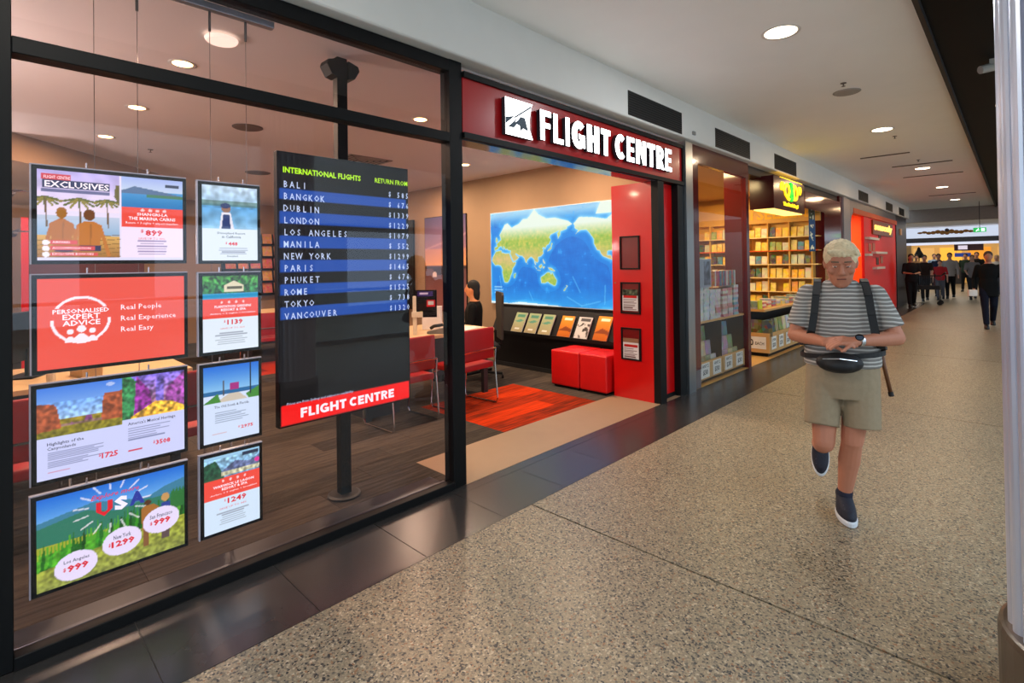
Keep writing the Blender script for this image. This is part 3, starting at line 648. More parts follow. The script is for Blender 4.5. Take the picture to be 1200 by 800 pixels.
p.rect(0, .545, .56, 1, (.78, .84, 1)); p.rect(.54, .5, 1, 1, (.78, .84, 1)); p.lines(.07, .42, .70, .88, 9, (.4, .45, .62), .75, 4); p.lines(.58, .90, .60, .76, 6, (.4, .45, .62), .75, 6); p.rect(.07, .915, .2, .93, (.8, .4, .5), .7); p.rect(.58, .86, .68, .88, RED, .8)
t, g = lightbox('wall_screen', 'hanging screen of desert rocks and a neon street, third of the wide column', .157, 1.038, W2, .405, p)
h = .373
lettering(g, [('Highlights of the', .06*w2, None, .60*h, .645*h, NAVY, .012, 0, None), ('Canyonlands', .06*w2, None, .65*h, .695*h, NAVY, .012, 0, None), ("America's Musical Heritage", .58*w2, .93*w2, .535*h, .585*h, NAVY, .01, 0, None),
 ('$', .38*w2, .395*w2, .83*h, .87*h, RED, .02, 0, None), ('1725', .40*w2, .51*w2, .83*h, .895*h, RED, .03, 0, None), ('$', .76*w2, .775*w2, .81*h, .85*h, RED, .02, 0, None), ('3508', .78*w2, .89*w2, .81*h, .87*h, RED, .03, 0, None)])
# A4
p = Pic(150, 110)
p.grad(0, 0, 1, .4, (.08, .42, .85), (.55, .80, .97)); p.poly([(0, .26), (.15, .22), (.35, .17), (.55, .24), (.72, .28), (.85, .2), (1, .15), (1, .5), (0, .5)], (.22, .50, .62)); p.poly([(0, .32), (.3, .24), (.5, .34), (.7, .3), (1, .33), (1, .55), (0, .55)], (.16, .47, .38))
p.grad(0, .52, 1, 1, (.62, .68, .18), (.52, .58, .28))
rg = random.Random(3)
for i in range(46):
    x = i/45; b_ = .78-.22*x if x < .75 else .62; hgt = rg.uniform(.2, .34); p.poly([(x-.022, b_), (x, b_-hgt), (x+.022, b_)], rg.choice([(.10, .42, .10), (.2, .58, .12), (.05, .3, .08), (.3, .65, .15)]))
for i in range(12):
    x = .9+.1*i/11; p.poly([(x-.02, .5), (x, .25), (x+.02, .5)], (.15, .45, .2))
p.speck(0, .6, 1, 1, .25, 9, 2)
for a in range(0, 360, 24):
    r = math.radians(a); p.line(.48+.17*math.cos(r), .27+.20*math.sin(r), .48+.26*math.cos(r), .27+.30*math.sin(r), .016, WHT, .75)
p.ell(.72, .35, .025, .035, (.3, .2, .12)); p.poly([(.70, .38), (.76, .38), (.80, .43), (.78, .68), (.68, .66), (.67, .42)], (.62, .42, .16)); p.ell(.85, .34, .03, .05, (.75, .6, .35)); p.rect(.82, .4, .89, .6, (.15, .25, .6)); p.rect(.69, .66, .73, .86, (.5, .35, .2)); p.rect(.82, .6, .88, .84, (.35, .3, .3))
for x, y in ((.24, .82), (.54, .71), (.82, .60)): p.ell(x, y, .135, .155, (.88, .88, 1))
t, g = lightbox('wall_screen', 'wide hanging screen of a forest with white price ovals, lowest of its column', .155, .590, W2, .404, p)
LB = (.90, .93, 1); BLU = (.12, .20, .60)
lettering(g, [('Explore more', .33*w2, .66*w2, .10*h, .17*h, RED, .01, .35, None), ('U', .365*w2, .475*w2, .19*h, .36*h, RED, .06, 0, None), ('S', .485*w2, .58*w2, .18*h, .34*h, LB, .06, 0, None), ('A', .59*w2, .70*w2, .17*h, .33*h, BLU, .06, 0, None),
 ('Los Angeles', .16*w2, .32*w2, .735*h, .785*h, NAVY, .01, 0, None), ('$', .155*w2, .175*w2, .815*h, .86*h, RED, .02, 0, None), ('999', .18*w2, .315*w2, .80*h, .875*h, RED, .04, 0, None),
 ('New York', .48*w2, .60*w2, .625*h, .675*h, NAVY, .01, 0, None), ('$', .445*w2, .46*w2, .70*h, .745*h, RED, .02, 0, None), ('1299', .465*w2, .625*w2, .69*h, .765*h, RED, .04, 0, None),
 ('San Francisco', .735*w2, .905*w2, .515*h, .565*h, NAVY, .01, 0, None), ('$', .735*w2, .755*w2, .595*h, .64*h, RED, .02, 0, None), ('999', .76*w2, .89*w2, .58*h, .655*h, RED, .04, 0, None)])
# small column
WB, HB = .289, .405; wb, hb = WB-.03, HB-.03
def small(label, z, pic, items):
    t, g = lightbox('wall_screen', label, .757, z, WB, HB, pic, .016); lettering(g, items)
pb = Pic(80, 110, (.86, .95, 1))
p = pb; p.grad(0, 0, 1, .25, (.72, .84, .92), (.62, .80, .92)); p.grad(0, .25, 1, .57, (.30, .60, .82), (.55, .78, .92)); p.rect(0, .2, 1, .27, (.3, .45, .4), .7); p.speck(0, .0, 1, .3, .15, 4, 5); p.speck(0, .3, 1, .57, .12, 6, 6)
p.ell(.42, .30, .085, .06, (.55, .42, .33)); p.ell(.41, .265, .09, .035, (.15, .22, .42)); p.poly([(.34, .35), (.50, .35), (.56, .57), (.30, .57)], (.88, .92, .97)); p.poly([(.37, .38), (.48, .38), (.50, .57), (.34, .57)], (.13, .22, .45))
p.lines(.25, .85, .82, .92, 4, (.45, .5, .6), .7, 3, True)
small('small upright screen of a capped child by blue water, topmost of the narrow column', 1.930, p, [('Disneyland Resort', .26*wb, .76*wb, .615*hb, .65*hb, NAVY, .01, 0, None), ('in California', .34*wb, .68*wb, .66*hb, .695*hb, NAVY, .01, 0, None), ('$', .40*wb, .43*wb, .745*hb, .78*hb, RED, .02, 0, None), ('448', .45*wb, .62*wb, .745*hb, .795*hb, RED, .03, 0, None), ('Disneyland', .43*wb, .62*wb, .925*hb, .955*hb, NAVY, .01, 0, None)])
p = Pic(80, 110, (.86, .95, 1)); p.grad(0, 0, 1, .3, (.25, .55, .2), (.1, .4, .25)); p.speck(0, 0, 1, .3, .6, 13, 3); p.poly([(.38, .22), (.38, .13), (.55, .07), (.72, .13), (.72, .22)], (.85, .85, .72)); p.rect(.42, .15, .7, .18, (.2, .2, .1), .8); p.rect(0, .24, 1, .31, (.15, .6, .8)); offer(p, .31, .56)
for i in range(4): p.ell(.33+i*.13, .355, .022, .016, WHT, .8)
p.lines(.2, .8, .75, .92, 6, (.5, .55, .62), .7, 5, True)
small('small upright screen of a green jungle resort, second of the narrow column', 1.480, p, [('PLANTATION GARDENS', .2*wb, .86*wb, .39*hb, .425*hb, WHT, .02, 0, None), ('RESORT & SPA', .31*wb, .76*wb, .435*hb, .47*hb, WHT, .02, 0, None), ('Airfare + 5 nights + breakfast', .12*wb, .94*wb, .49*hb, .515*hb, WHT, 0, 0, None), ('$', .36*wb, .39*wb, .59*hb, .625*hb, RED, .02, 0, None), ('1139', .42*wb, .70*wb, .585*hb, .655*hb, RED, .03, 0, None), ('SAVE UP TO 46%', .3*wb, .74*wb, .69*hb, .71*hb, RED, 0, 0, None)])
p = Pic(80, 110, (.80, .90, 1)); p.grad(0, 0, 1, .36, (.10, .42, .85), (.55, .80, .95)); p.rect(0, .33, 1, .38, (.12, .40, .62)); p.poly([(.2, .48), (.45, .38), (.62, .38), (.78, .48)], (.78, .77, .70)); p.poly([(0, .48), (.25, .36), (.3, .48)], (.25, .55, .2)); p.poly([(.75, .42), (1, .33), (1, .48), (.8, .48)], (.25, .55, .2)); p.rect(.46, .25, .62, .34, (.62, .15, .5)); p.line(.84, 0, .84, .42, .015, (.1, .15, .2)); p.line(.35, .2, .35, .4, .01, (.3, .3, .3)); p.rect(0, .485, 1, 1, (.80, .90, 1)); p.lines(.2, .8, .60, .75, 6, (.4, .48, .6), .75, 7); p.rect(.15, .88, .4, .895, (.8, .5, .5), .6)
small('small upright screen of a purple beach hut, third of the narrow column', 1.032, p, [('The Old South & Florida', .18*wb, .80*wb, .515*hb, .55*hb, NAVY, .01, 0, None), ('$', .60*wb, .63*wb, .83*hb, .86*hb, RED, .02, 0, None), ('2975', .65*wb, .88*wb, .83*hb, .875*hb, RED, .03, 0, None)])
p = Pic(80, 110, (.80, .92, 1)); p.grad(0, 0, 1, .3, (.6, .82, .95), (.4, .6, .75)); p.poly([(0, .26), (0, .1), (.2, .06), (.3, .2), (.35, .3), (0, .3)], (.12, .32, .22)); p.poly([(.3, .22), (.55, .11), (.8, .16), (1, .1), (1, .28), (.3, .28)], (.38, .45, .62)); p.rect(.3, .23, 1, .28, (.75, .78, .65)); p.speck(0, .05, 1, .3, .3, 21, 3); p.rect(.68, .03, .97, .07, (.15, .2, .3)); p.ell(.95, .17, .05, .03, (.85, .2, .6)); offer(p, .30, .56); p.rect(0, .28, .35, .31, (.2, .35, .25))
for i in range(4): p.ell(.33+i*.13, .345, .022, .016, WHT, .8)
p.lines(.2, .8, .75, .92, 6, (.5, .55, .62), .7, 15, True)
small('small upright screen of a mountain lagoon resort, lowest of the narrow column', .590, p, [('WARWICK LE LAGON', .15*wb, .88*wb, .385*hb, .42*hb, WHT, .02, 0, None), ('RESORT & SPA', .3*wb, .76*wb, .43*hb, .465*hb, WHT, .02, 0, None), ('Airfare + 5 nights + breakfast', .1*wb, .94*wb, .49*hb, .515*hb, WHT, 0, 0, None), ('$', .34*wb, .37*wb, .585*hb, .62*hb, RED, .02, 0, None), ('1249', .40*wb, .74*wb, .58*hb, .655*hb, RED, .03, 0, None), ('SAVE UP TO 44%', .26*wb, .74*wb, .69*hb, .715*hb, RED, 0, 0, None)])
# suspension rail and cables
rail = thing('suspension_rail', 'grey aluminium rail above the window carrying the screen cables', 'rail', (XS, -.4, 2.78))
obj('rail_body', MB().box(-.02, .02, 0, 1.52, 0, .035), mat('grey_alu_rail', (.58, .62, .66), .35, .7), rail, bevel=.004)
for y, e in ((.2, 0), (.8, 0), (1.3, 0)): obj('ceiling_bracket', MB().tube((0, y, .035), (0, y, .12), .006), wire_m, rail)
for k, (y, nm) in enumerate(((.363, 'first'), (.518, 'second'), (.816, 'third'), (.984, 'fourth'))):
    t = thing('suspension_cable', ('%s thin steel cable from the left holding the %s screens' % (nm, 'wide' if k < 2 else 'narrow')), 'cable', (XS-.01, y, 0), 0, 'cables of the hanging screens')
    obj('cable', MB().tube((0, 0, .19), (0, 0, 2.78), .0016, n=6), wire_m, t); obj('cable_grip', MB().tube((0, 0, 2.68), (0, 0, 2.78), .006), mat('dark_grip', (.25, .25, .25), .4), t)

# ================================================================== FLIGHT BOARD ON POLE
post = thing('display_post', 'black floor to ceiling post carrying the flight board', 'post', (-3.20, 1.69, 0))
obj('post_shaft', MB().box(-.03, .03, -.036, .036, 0, 2.88), blackmetal, post, bevel=.004)
obj('floor_flange', MB().lathe([(.105, 0), (.105, .012), (.09, .02), (.04, .022), (.001, .022)], 32), mat('dull_black', (.16, .15, .14), .5, .3), post)
for sy in (-1, 1):
    obj('ceiling_bracket', MB().prism([(sy*.036, 2.74), (sy*.08, 2.75), (sy*.115, 2.81), (sy*.105, 2.84), (sy*.036, 2.86)], -.05, .05, Matrix(((0, 0, 1, 0), (1, 0, 0, 0), (0, 1, 0, 0), (0, 0, 0, 1)))), blackmetal, post)
XB = -3.10
fb = thing('flight_board', 'tall black screen listing international flights and fares', 'screen', (XB, 1.233, 2.19))
WF, HF = .915, 1.63
obj('housing', MB().box(-.05, 0, 0, WF, -HF, 0), bez, fb, bevel=.004)
p = Pic(100, 180, (.035, .05, .06)); 
Zt = lambda py: 0
rows = ['BALI', 'BANGKOK', 'DUBLIN', 'LONDON', 'LOS ANGELES', 'MANILA', 'NEW YORK', 'PARIS', 'PHUKET', 'ROME', 'TOKYO', 'VANCOUVER']
fares = ['$ 585', '$ 676', '$1339', '$1229', '$1079', '$ 552', '$1299', '$1465', '$ 676', '$1525', '$ 738', '$1320']
r0, rh = .0873, .0437
for i in range(12):
    if i % 2: p.rect(.012, r0+i*rh, .985, r0+(i+1)*rh, (.10, .30, .66))
p.rect(.012, .925, .988, 1-.007, (.93, .09, .09))
p.rect(.03, .62, .25, .86, (.085, .095, .10)); 
g = grid('display', p, (.0015, .008, -.008), WF-.016, HF-.016, MX, SCR, fb)
G_ = (.68, .95, .10); LBL = (.72, .82, .95)
it = [('INTERNATIONAL FLIGHTS', .02*WF, .575*WF, .0455*HF, .068*HF, G_, .03, 0, None), ('RETURN FROM', .69*WF, .975*WF, .0455*HF, .066*HF, G_, .015, 0, None)]
for i, (a, b_) in enumerate(zip(rows, fares)):
    ya = (r0+i*rh+.010)*HF; yb = (r0+(i+1)*rh-.010)*HF
    cw = .0415*WF
    for j, ch in enumerate(a):
        if ch != ' ':
            it.append((ch, .02*WF+j*cw, .02*WF+(j+.8)*cw, ya, yb, LBL, .012, 0, .78))
    for j, ch in enumerate(b_):
        if ch != ' ': it.append((ch, .80*WF+j*cw*.93, .80*WF+j*cw*.93+cw*.75, ya, yb, LBL, .012, 0, .78))
it.append(('Prices are from Sydney and subject to availability', .03*WF, .50*WF, .902*HF, .914*HF, LBL, 0, .2, None))
lettering(g, it)
mb = MB()
y = .135*WF; wd = .72*WF; k = wd/tot
T_ = Matrix.Translation((.003, .0, 0)) @ MX
for c in word:
    wl = wid[c]*k
    if c != ' ': s = fat_letter(c, y+.003, y+wl-.005, -.975*HF, -.94*HF, 0, .001, T_); mb.add(s.v, s.f)
    y += wl
obj('shop_name', mb, emis('ink_white', WHT, 1.0), g)

# ================================================================== SHOP INTERIOR
# map lightbox
mp_ = thing('world_map_lightbox', 'glowing wall map of the world centred on the Pacific', 'map', (-5.945, 5.72, 2.305))
WM, HM = 2.43, 1.395
obj('lightbox_frame', MB().box(-.01, WM+.01, -.05, 0, -HM-.01, .01), mat('lightbox_frame', (.75, .78, .8), .4), mp_)
PW, PH = 330, 190
p = Pic(PW, PH, (.06, .50, .85))
def ll(lon, lat):
    x = (5.945-5.617+(lon-22)/131)/WM; m_ = math.log(math.tan(PI/4+math.radians(max(-78, min(80, lat)))/2)); z = 1.465+.372*m_; return (x, (2.305-z)/HM)
land = dict(
 africa=[(-6, 35), (10, 37), (11, 33), (20, 31), (32, 31), (34, 27), (39, 16), (43, 11), (51, 12), (48, 5), (41, -3), (40, -11), (35, -20), (33, -26), (27, -34), (18, -34), (14, -22), (12, -12), (13, -5), (9, 1), (8, 4), (-4, 5), (-8, 4), (-17, 14), (-16, 22), (-10, 30)],
 eurasia=[(-9, 37), (-9, 43), (-1, 44), (-4, 48), (4, 52), (9, 54), (8, 58), (5, 60), (12, 65), (20, 70), (28, 71), (40, 67), (45, 68), (60, 70), (70, 73), (82, 73), (100, 78), (110, 75), (130, 72), (150, 72), (170, 70), (180, 69), (190, 66), (178, 64), (178, 62), (163, 60), (162, 56), (157, 51), (155, 58), (160, 61), (150, 59), (140, 57), (136, 54), (140, 50), (135, 44), (130, 42), (127, 38), (126, 35), (124, 39), (118, 38), (122, 36), (120, 32), (122, 29), (116, 23), (108, 21), (109, 13), (105, 9), (100, 13), (103, 2), (99, 8), (98, 16), (92, 22), (87, 21), (80, 15), (79, 9), (76, 10), (73, 19), (68, 24), (57, 26), (51, 30), (49, 29), (54, 24), (59, 22), (52, 16), (44, 13), (39, 21), (35, 29), (36, 36), (27, 37), (26, 40), (22, 37), (19, 42), (13, 45), (18, 40), (16, 38), (10, 44), (3, 43), (0, 39)],
 aus=[(114, -22), (115, -34), (123, -34), (131, -31), (138, -35), (147, -38), (150, -37), (153, -28), (146, -19), (142, -11), (140, -17), (136, -12), (130, -12), (122, -18)],
 nz1=[(172, -41), (178, -38), (174, -36), (176, -41)], nz2=[(167, -46), (172, -41), (174, -42), (170, -46)], png=[(131, -1), (141, -3), (150, -10), (143, -9), (138, -8)], borneo=[(109, 1), (117, 7), (118, 1), (114, -4)], sumatra=[(95, 5), (104, -3), (105, -6), (100, -1)], java=[(105, -6), (114, -8), (113, -9), (106, -7)], phil=[(120, 18), (122, 14), (126, 7), (122, 8), (120, 13)], japan=[(130, 31), (137, 34), (141, 36), (142, 43), (145, 44), (141, 46), (140, 40), (136, 37)], mad=[(44, -25), (44, -16), (50, -13), (47, -25)], sri=[(80, 9), (82, 7), (80, 6)], uk=[(-5, 50), (1, 52), (-3, 58), (-6, 56)], sul=[(119, 0), (125, 1), (121, -5)],
 namerica=[(192, 66), (205, 71), (235, 70), (262, 68), (280, 73), (300, 60), (295, 50), (290, 45), (284, 38), (279, 31), (280, 25), (275, 30), (263, 29), (262, 22), (270, 21), (272, 16), (277, 9), (268, 14), (255, 19), (250, 24), (247, 31), (243, 30), (240, 35), (236, 41), (236, 48), (228, 55), (220, 60), (208, 60), (200, 57), (196, 55), (203, 60), (195, 62), (195, 65)],
 arctic=[(240, 72), (250, 78), (290, 80), (298, 76), (270, 72)], ant=[(-30, -80), (-30, -62), (30, -64), (60, -62), (110, -63), (160, -64), (200, -70), (300, -66), (300, -80)], samer=[(282, 8), (299, 8), (300, -60), (285, -50), (288, -30), (280, -6)])
mask = np.zeros((PH, PW), bool)
for k_, v_ in land.items(): mask |= p.poly_mask([ll(*q) for q in v_])
def blur(a, r):
    for ax in (0, 1):
        b_ = np.zeros_like(a); c_ = 0
        for k_ in range(-r, r+1): b_ += np.roll(a, k_, ax); c_ += 1
        a = b_/c_
    return a
halo = np.clip(blur(blur(mask.astype(float), 4), 3)*2.2, 0, 1)
deep = blur(blur(mask.astype(float), 16), 14)
rg = np.random.RandomState(5); nz = blur(rg.rand(PH, PW), 5); nz = (nz-nz.min())/(nz.max()-nz.min()); nz2 = blur(rg.rand(PH, PW), 2); nz2 = (nz2-nz2.min())/(nz2.max()-nz2.min())
oc = np.array([.03, .40, .78])*(1-nz[..., None]*.6)+np.array([.10, .56, .90])*nz[..., None]*.6; oc = np.where(deep[..., None] > .12, oc*.6+np.array([.10, .60, .92])*.4, oc)
oc = oc*(1-halo[..., None]*.75)+np.array([.55, .88, 1])*halo[..., None]*.75
south = np.clip((p.Y-.80)/.2, 0, 1)[..., None]; oc = oc*(1-south*.5)+np.array([.30, .75, .98])*south*.5
latY = p.Y; g1 = np.array([.42, .68, .28]); g2 = np.array([.88, .80, .38]); g3 = np.array([.85, .72, .50]); g0 = np.array([.88, .93, .88])
lc = g1*(1-nz2[..., None])+g2*nz2[..., None]
des = np.exp(-((latY-.52)/.10)**2)[..., None]*(.4+.6*nz[..., None]); lc = lc*(1-des)+g3*des
nor = np.clip((.32-latY)/.14, 0, 1)[..., None]; lc = lc*(1-nor)+g0*nor; ant_ = np.clip((latY-.9)/.05, 0, 1)[..., None]; lc = lc*(1-ant_)+np.array([.9, .96, 1])*ant_
p.a = np.where(mask[..., None], lc, oc)
inside = mask & (np.roll(mask, 1, 0) & np.roll(mask, -1, 0) & np.roll(mask, 1, 1) & np.roll(mask, -1, 1)); p.put(mask & ~inside, (.85, .95, .9), .6)
north = np.clip((.16-p.Y)/.12, 0, 1)*(~mask); p.put(north*.7, (.8, .92, .95)); p.put(((nz > .78) & ~mask), (.25, .68, .95), .5)
p.lines(.03, .12, .80, .9, 3, (.9, 1, 1), .5, 1)
for (a, b_, c_, d) in ((.33, .86, .36, .95), (.62, .9, .72, .98), (.72, .98, .84, .93), (.66, .70, .71, .85), (.875, .78, .87, .95), (.08, .7, .1, .9)): p.line(a, b_, c_, d, .014, (.5, .85, 1), .35)
grid('map_face', p, (.0, -.052, 0), WM, HM, MY, attr_mat('lit_map', 1.1, .5), mp_)

# black brochure shelving under the map
sh = thing('brochure_counter', 'long black counter with a sloping brochure ledge under the map', 'shelf', (-5.72, 5.44, 0))
bk = mat('black_laminate', (.05, .045, .045), .5, 0, .1, 12, 0, .25)
obj('base_cabinet', B(0, 2.40, .06, .27, 0, .53), bk, sh); obj('back_panel', B(0, 2.40, .22, .27, .53, .90), bk, sh)
obj('sloping_ledge', MB().prism([(.0, .50), (.22, .54), (.22, .86), (.19, .86)], 0, 2.40, Matrix(((0, 0, 1, 0), (1, 0, 0, 0), (0, 1, 0, 0), (0, 0, 0, 1)))), bk, sh)
obj('ledge_lip', B(0, 2.40, -.02, .01, .49, .535), bk, sh); obj('kick_board', B(.02, 2.38, .05, .06, 0, .06), mat('dark_kick', (.04, .04, .04), .6), sh)
bro = attr_mat('printed_paper', 0, .35, 1)
Rs = Matrix.Rotation(math.radians(-28), 4, 'X')
for i, (x, kind, lab) in enumerate(((-5.30, 0, 'first pale green brochure from the left on the black ledge'), (-5.04, 0, 'second pale green brochure on the black ledge'), (-4.78, 0, 'third pale green brochure on the black ledge, next to the orange one'), (-4.44, 1, 'orange brochure left of the white one on the black ledge'), (-4.16, 2, 'white brochure with grey pictures between two orange ones'), (-3.86, 1, 'front orange brochure beside the red panel'), (-3.80, 3, 'orange brochure peeking out behind the last one'))):
    p = Pic(20, 28, (.55, .62, .48))
    if kind == 0: p.grad(0, 0, 1, 1, (.62, .70, .52), (.66, .60, .45)); p.rect(.2, .12, .85, .26, (.3, .55, .45)); p.poly([(.1, .45), (.6, .35), (.9, .42), (.4, .52)], (.35, .6, .5)); p.rect(.3, .8, .7, .86, (.9, .9, .85))
    elif kind in (1, 3): p.grad(0, 0, 1, 1, (.93, .62, .15), (.70, .35, .05)); p.rect(.25, .1, .85, .2, (1, .95, .8)); p.poly([(0, .7), (.5, .5), (1, .62), (1, .75), (.5, .7)], (.5, .22, .05))
    else: p.rect(0, 0, 1, 1, (.80, .80, .78)); p.rect(.2, .08, .9, .2, (.3, .3, .3)); p.speck(.05, .3, .95, .95, .35, 3, 3, (.25, .22, .2))
    b_ = thing('brochure', lab, 'brochure', (x+.0, 5.425, .538), 0, 'brochures on the black ledge')
    b_.rotation_euler = (math.radians(-30), 0, 0)
    hh = .30 if kind != 1 or i < 5 else .33
    if kind == 3: b_.location.y += .035; b_.rotation_euler[1] = .12
    obj('pages', B(0, .21, 0, .012, 0, hh), paper, b_); grid('cover', p, (0, -.002, hh), .21, hh, MY, bro, b_)

# two red cube ottomans
for x0, x1, nm in ((-4.145, -3.72, 'left red vinyl cube ottoman against the black counter'), (-3.71, -3.335, 'right red vinyl cube ottoman next to the red panel')):
    t = thing('ottoman', nm, 'ottoman', (x0, 4.95, 0), 0, 'red ottomans')
    obj('cushion', MB().box(0, x1-x0, 0, .47, .03, .45), redfabric, t, smooth=True, bevel=.022, seg=3); obj('foot_rail', B(.03, x1-x0-.03, .03, .44, 0, .03), bk, t)

# posters on the side wall
pst = thing('wall_poster', 'tall poster of a sunset tarmac scene on the tan wall', 'poster', (-7.72, 5.72, 2.37))
p = Pic(50, 90); p.grad(0, 0, 1, .35, (.33, .30, .45), (.62, .45, .50)); p.grad(0, .35, 1, .52, (.75, .52, .45), (.90, .62, .38)); p.grad(0, .52, 1, 1, (.40, .28, .28), (.62, .38, .36)); p.rect(0, .53, 1, .56, (.25, .18, .2)); p.poly([(.2, .56), (.5, .54), (.9, .58), (.8, .63), (.3, .62)], (.22, .15, .15)); p.line(.5, .45, .58, .72, .03, (.85, .6, .55)); p.ell(.25, .62, .06, .03, (.9, .8, .75)); p.ell(.62, .74, .07, .03, (.95, .9, .8)); p.line(0, .35, 1, .2, .02, (.8, .6, .6), .5)
obj('poster_board', B(0, 1.15, -.02, 0, -1.66, 0), bk, pst); grid('print', p, (.01, -.023, -.01), 1.13, 1.64, MY, bro, pst)
tag(obj('black_banner', B(-9.1, -8.03, 5.66, 5.70, .7, 2.36), bk), 'tall black panel on the tan wall left of the sunset poster', 'banner')

# red visitor chairs
chair_shade_red = mat('shaded_red_vinyl', (.66, .045, .06), .45, 0, .08, 20, .05)  # red vinyl darkened for the shade on the chair backs
def visitor_chair(lab, loc, rz, group='red visitor chairs'):
    t = thing('visitor_chair', lab, 'chair', loc, rz, group)      # faces -x, back toward +x
    obj('backrest', MB().box(.17, .205, -.25, .25, .50, .83), chair_shade_red, t, smooth=True, bevel=.015)
    obj('seat', MB().box(-.25, .20, -.24, .24, .40, .46), chair_shade_red, t, smooth=True, bevel=.015)
    f = MB()
    obj('back_bar', MB().path([(.215, -.26, .60), (.218, 0, .605), (.215, .26, .60)], .009), chrome, t)
    for s in (-1, 1):
        y = s*.262
        obj('sled_frame', MB().path([(.215, y, .60), (.20, y, .45), (.235, y, .06), (.215, y, .012), (-.22, y, .012), (-.25, y, .05), (-.22, y, .42)], .009), chrome, t)
    obj('cross_bar', MB().tube((-.22, -.262, .38), (-.22, .262, .38), .009), chrome, t)
    return t
c0 = visitor_chair('red chair with chrome frame seen through the open entrance', (-4.27, 3.66, 0), .10)
dup(c0, (-4.27, 2.86, 0), .05, 'red chair with chrome frame between the flight board and the post')
dup(c0, (-8.25, 3.05, 0), -.1, 'far red chair back in the gap left of the flight board')
dup(c0, (-3.95, .10, 0), .0, 'red chair at the far left behind the wide screens')
dup(c0, (-4.1, .95, 0), .08, 'red chair seen between the wide and the narrow screens')
# desks
oak = mat('pale_oak_laminate', (.84, .72, .52), .4, 0, .1, 3, .02, .5, 0, (1, 12, 1)); charc = mat('charcoal_panel', (.16, .15, .16), .5)
def desk(lab, loc, W, D):
    t = thing('consultation_desk', lab, 'desk', loc)
    obj('desktop', MB().box(0, W, 0, D, .72, .755), oak, t, bevel=.006); obj('pedestal', MB().box(.1, W-.12, .12, .5, 0, .72), charc, t, bevel=.004)
    obj('modesty_panel', MB().box(W*.5, W*.5+.03, .5, D-.15, .2, .72), charc, t)
    for y in (.1, D-.1): obj('leg', MB().box(.03, .08, y-.03, y+.03, 0, .72), charc, t); obj('leg', MB().box(W-.1, W-.05, y-.03, y+.03, 0, .72), charc, t)
    return t
desk('pale oak consultation desk behind the two red chairs', (-5.45, 2.55, 0), .98, 1.75)
desk('pale desk at the far left behind the wide screens', (-5.5, -.6, 0), 1.0, 1.75)
desk('farthest pale desk seen left of the flight board', (-9.9, 2.6, 0), 1.2, 1.6)
# things on the near desk
def box_thing(name, lab, cat, loc, dims, m, rz=0, group=None, bev=.004):
    o = obj(name, MB().box(-dims[0]/2, dims[0]/2, -dims[1]/2, dims[1]/2, 0, dims[2]), m, bevel=bev); o.location = loc; o.rotation_euler = (0, 0, rz); return tag(o, lab, cat, group)
st = thing('counter_sign', 'small black and purple sign on a white stand on the near desk', 'sign', (-4.60, 3.40, .755), .75)
obj('stand', MB().box(-.14, -.10, -.02, .02, 0, .42).box(-.15, -.03, -.03, .03, .19, .25), mat('cream_plastic', (.86, .82, .72), .4), st, bevel=.006)
p = Pic(30, 44, (.05, .05, .07)); p.rect(.1, .05, .85, .22, (.22, .16, .45)); p.rect(.2, .1, .6, .16, (.8, .8, .95)); p.rect(.55, .36, .92, .62, (.75, .1, .15)); p.rect(.6, .4, .88, .55, (.75, .8, .8)); p.rect(.2, .78, .35, .84, (.5, .5, .3))
obj('sign_board', MB().box(-.11, .12, -.012, 0, .19, .485), bk, st); grid('print', p, (-.105, -.014, .48), .22, .285, MY, bro, st)
box_thing('paper_stack', 'stack of white papers on the near desk left of the post', 'papers', (-4.70, 2.72, .755), (.26, .20, .02), paper, .1)
box_thing('paper_sheet', 'white papers on the near desk right of the post', 'papers', (-4.70, 4.0, .755), (.32, .35, .012), paper, .3)
box_thing('brochure_box', 'white leaflet rack behind the small black sign', 'box', (-4.95, 3.75, .755), (.22, .1, .27), paper, .7)
box_thing('red_folder', 'dark red folder standing on the near desk', 'folder', (-4.72, 2.95, .755), (.08, .16, .16), mat('dark_red_card', (.6, .08, .1), .5), .6)
kb = thing('desk_phone', 'grey desk phone lying on the near desk', 'phone', (-4.62, 3.58, .755), .6)
obj('base', MB().prism([(-.1, 0), (.1, 0), (.1, .07), (-.1, .025)], -.09, .09, Matrix(((1, 0, 0, 0), (0, 0, 1, 0), (0, 1, 0, 0), (0, 0, 0, 1)))), mat('grey_phone', (.45, .45, .43), .4), kb, bevel=.004); obj('handset', MB().path([(-.06, -.085, .06), (-.02, -.085, .085), (.08, -.085, .10)], .018), bk, kb)
def monitor(lab, loc, rz):
    t = thing('monitor', lab, 'monitor', loc, rz)
    obj('screen_panel', MB().box(-.26, .26, -.02, .02, .12, .46), bez, t, bevel=.006); obj('neck', MB().box(-.03, .03, -.03, -.01, .01, .2), bez, t); obj('foot', MB().box(-.12, .12, -.1, .08, 0, .012), bez, t)
    return t
monitor('black monitor on the left desk glimpsed beside the coral screen', (-5.05, .25, .755), 2.6)
monitor('black monitor on the near desk behind the flight board', (-5.1, 2.9, .755), 1.2)
box_thing('tissue_box', 'tan box on the left desk under the coral screen', 'box', (-4.75, .55, .755), (.22, .12, .10), mat('tan_card', (.72, .6, .42), .6), .2)
box_thing('paper_stack', 'stack of white papers on the left desk', 'papers', (-4.72, .02, .755), (.3, .2, .03), paper, .1)
ma = thing('arm_stand', 'cream jointed monitor arm rising from the left desk', 'stand', (-4.60, .35, .755))
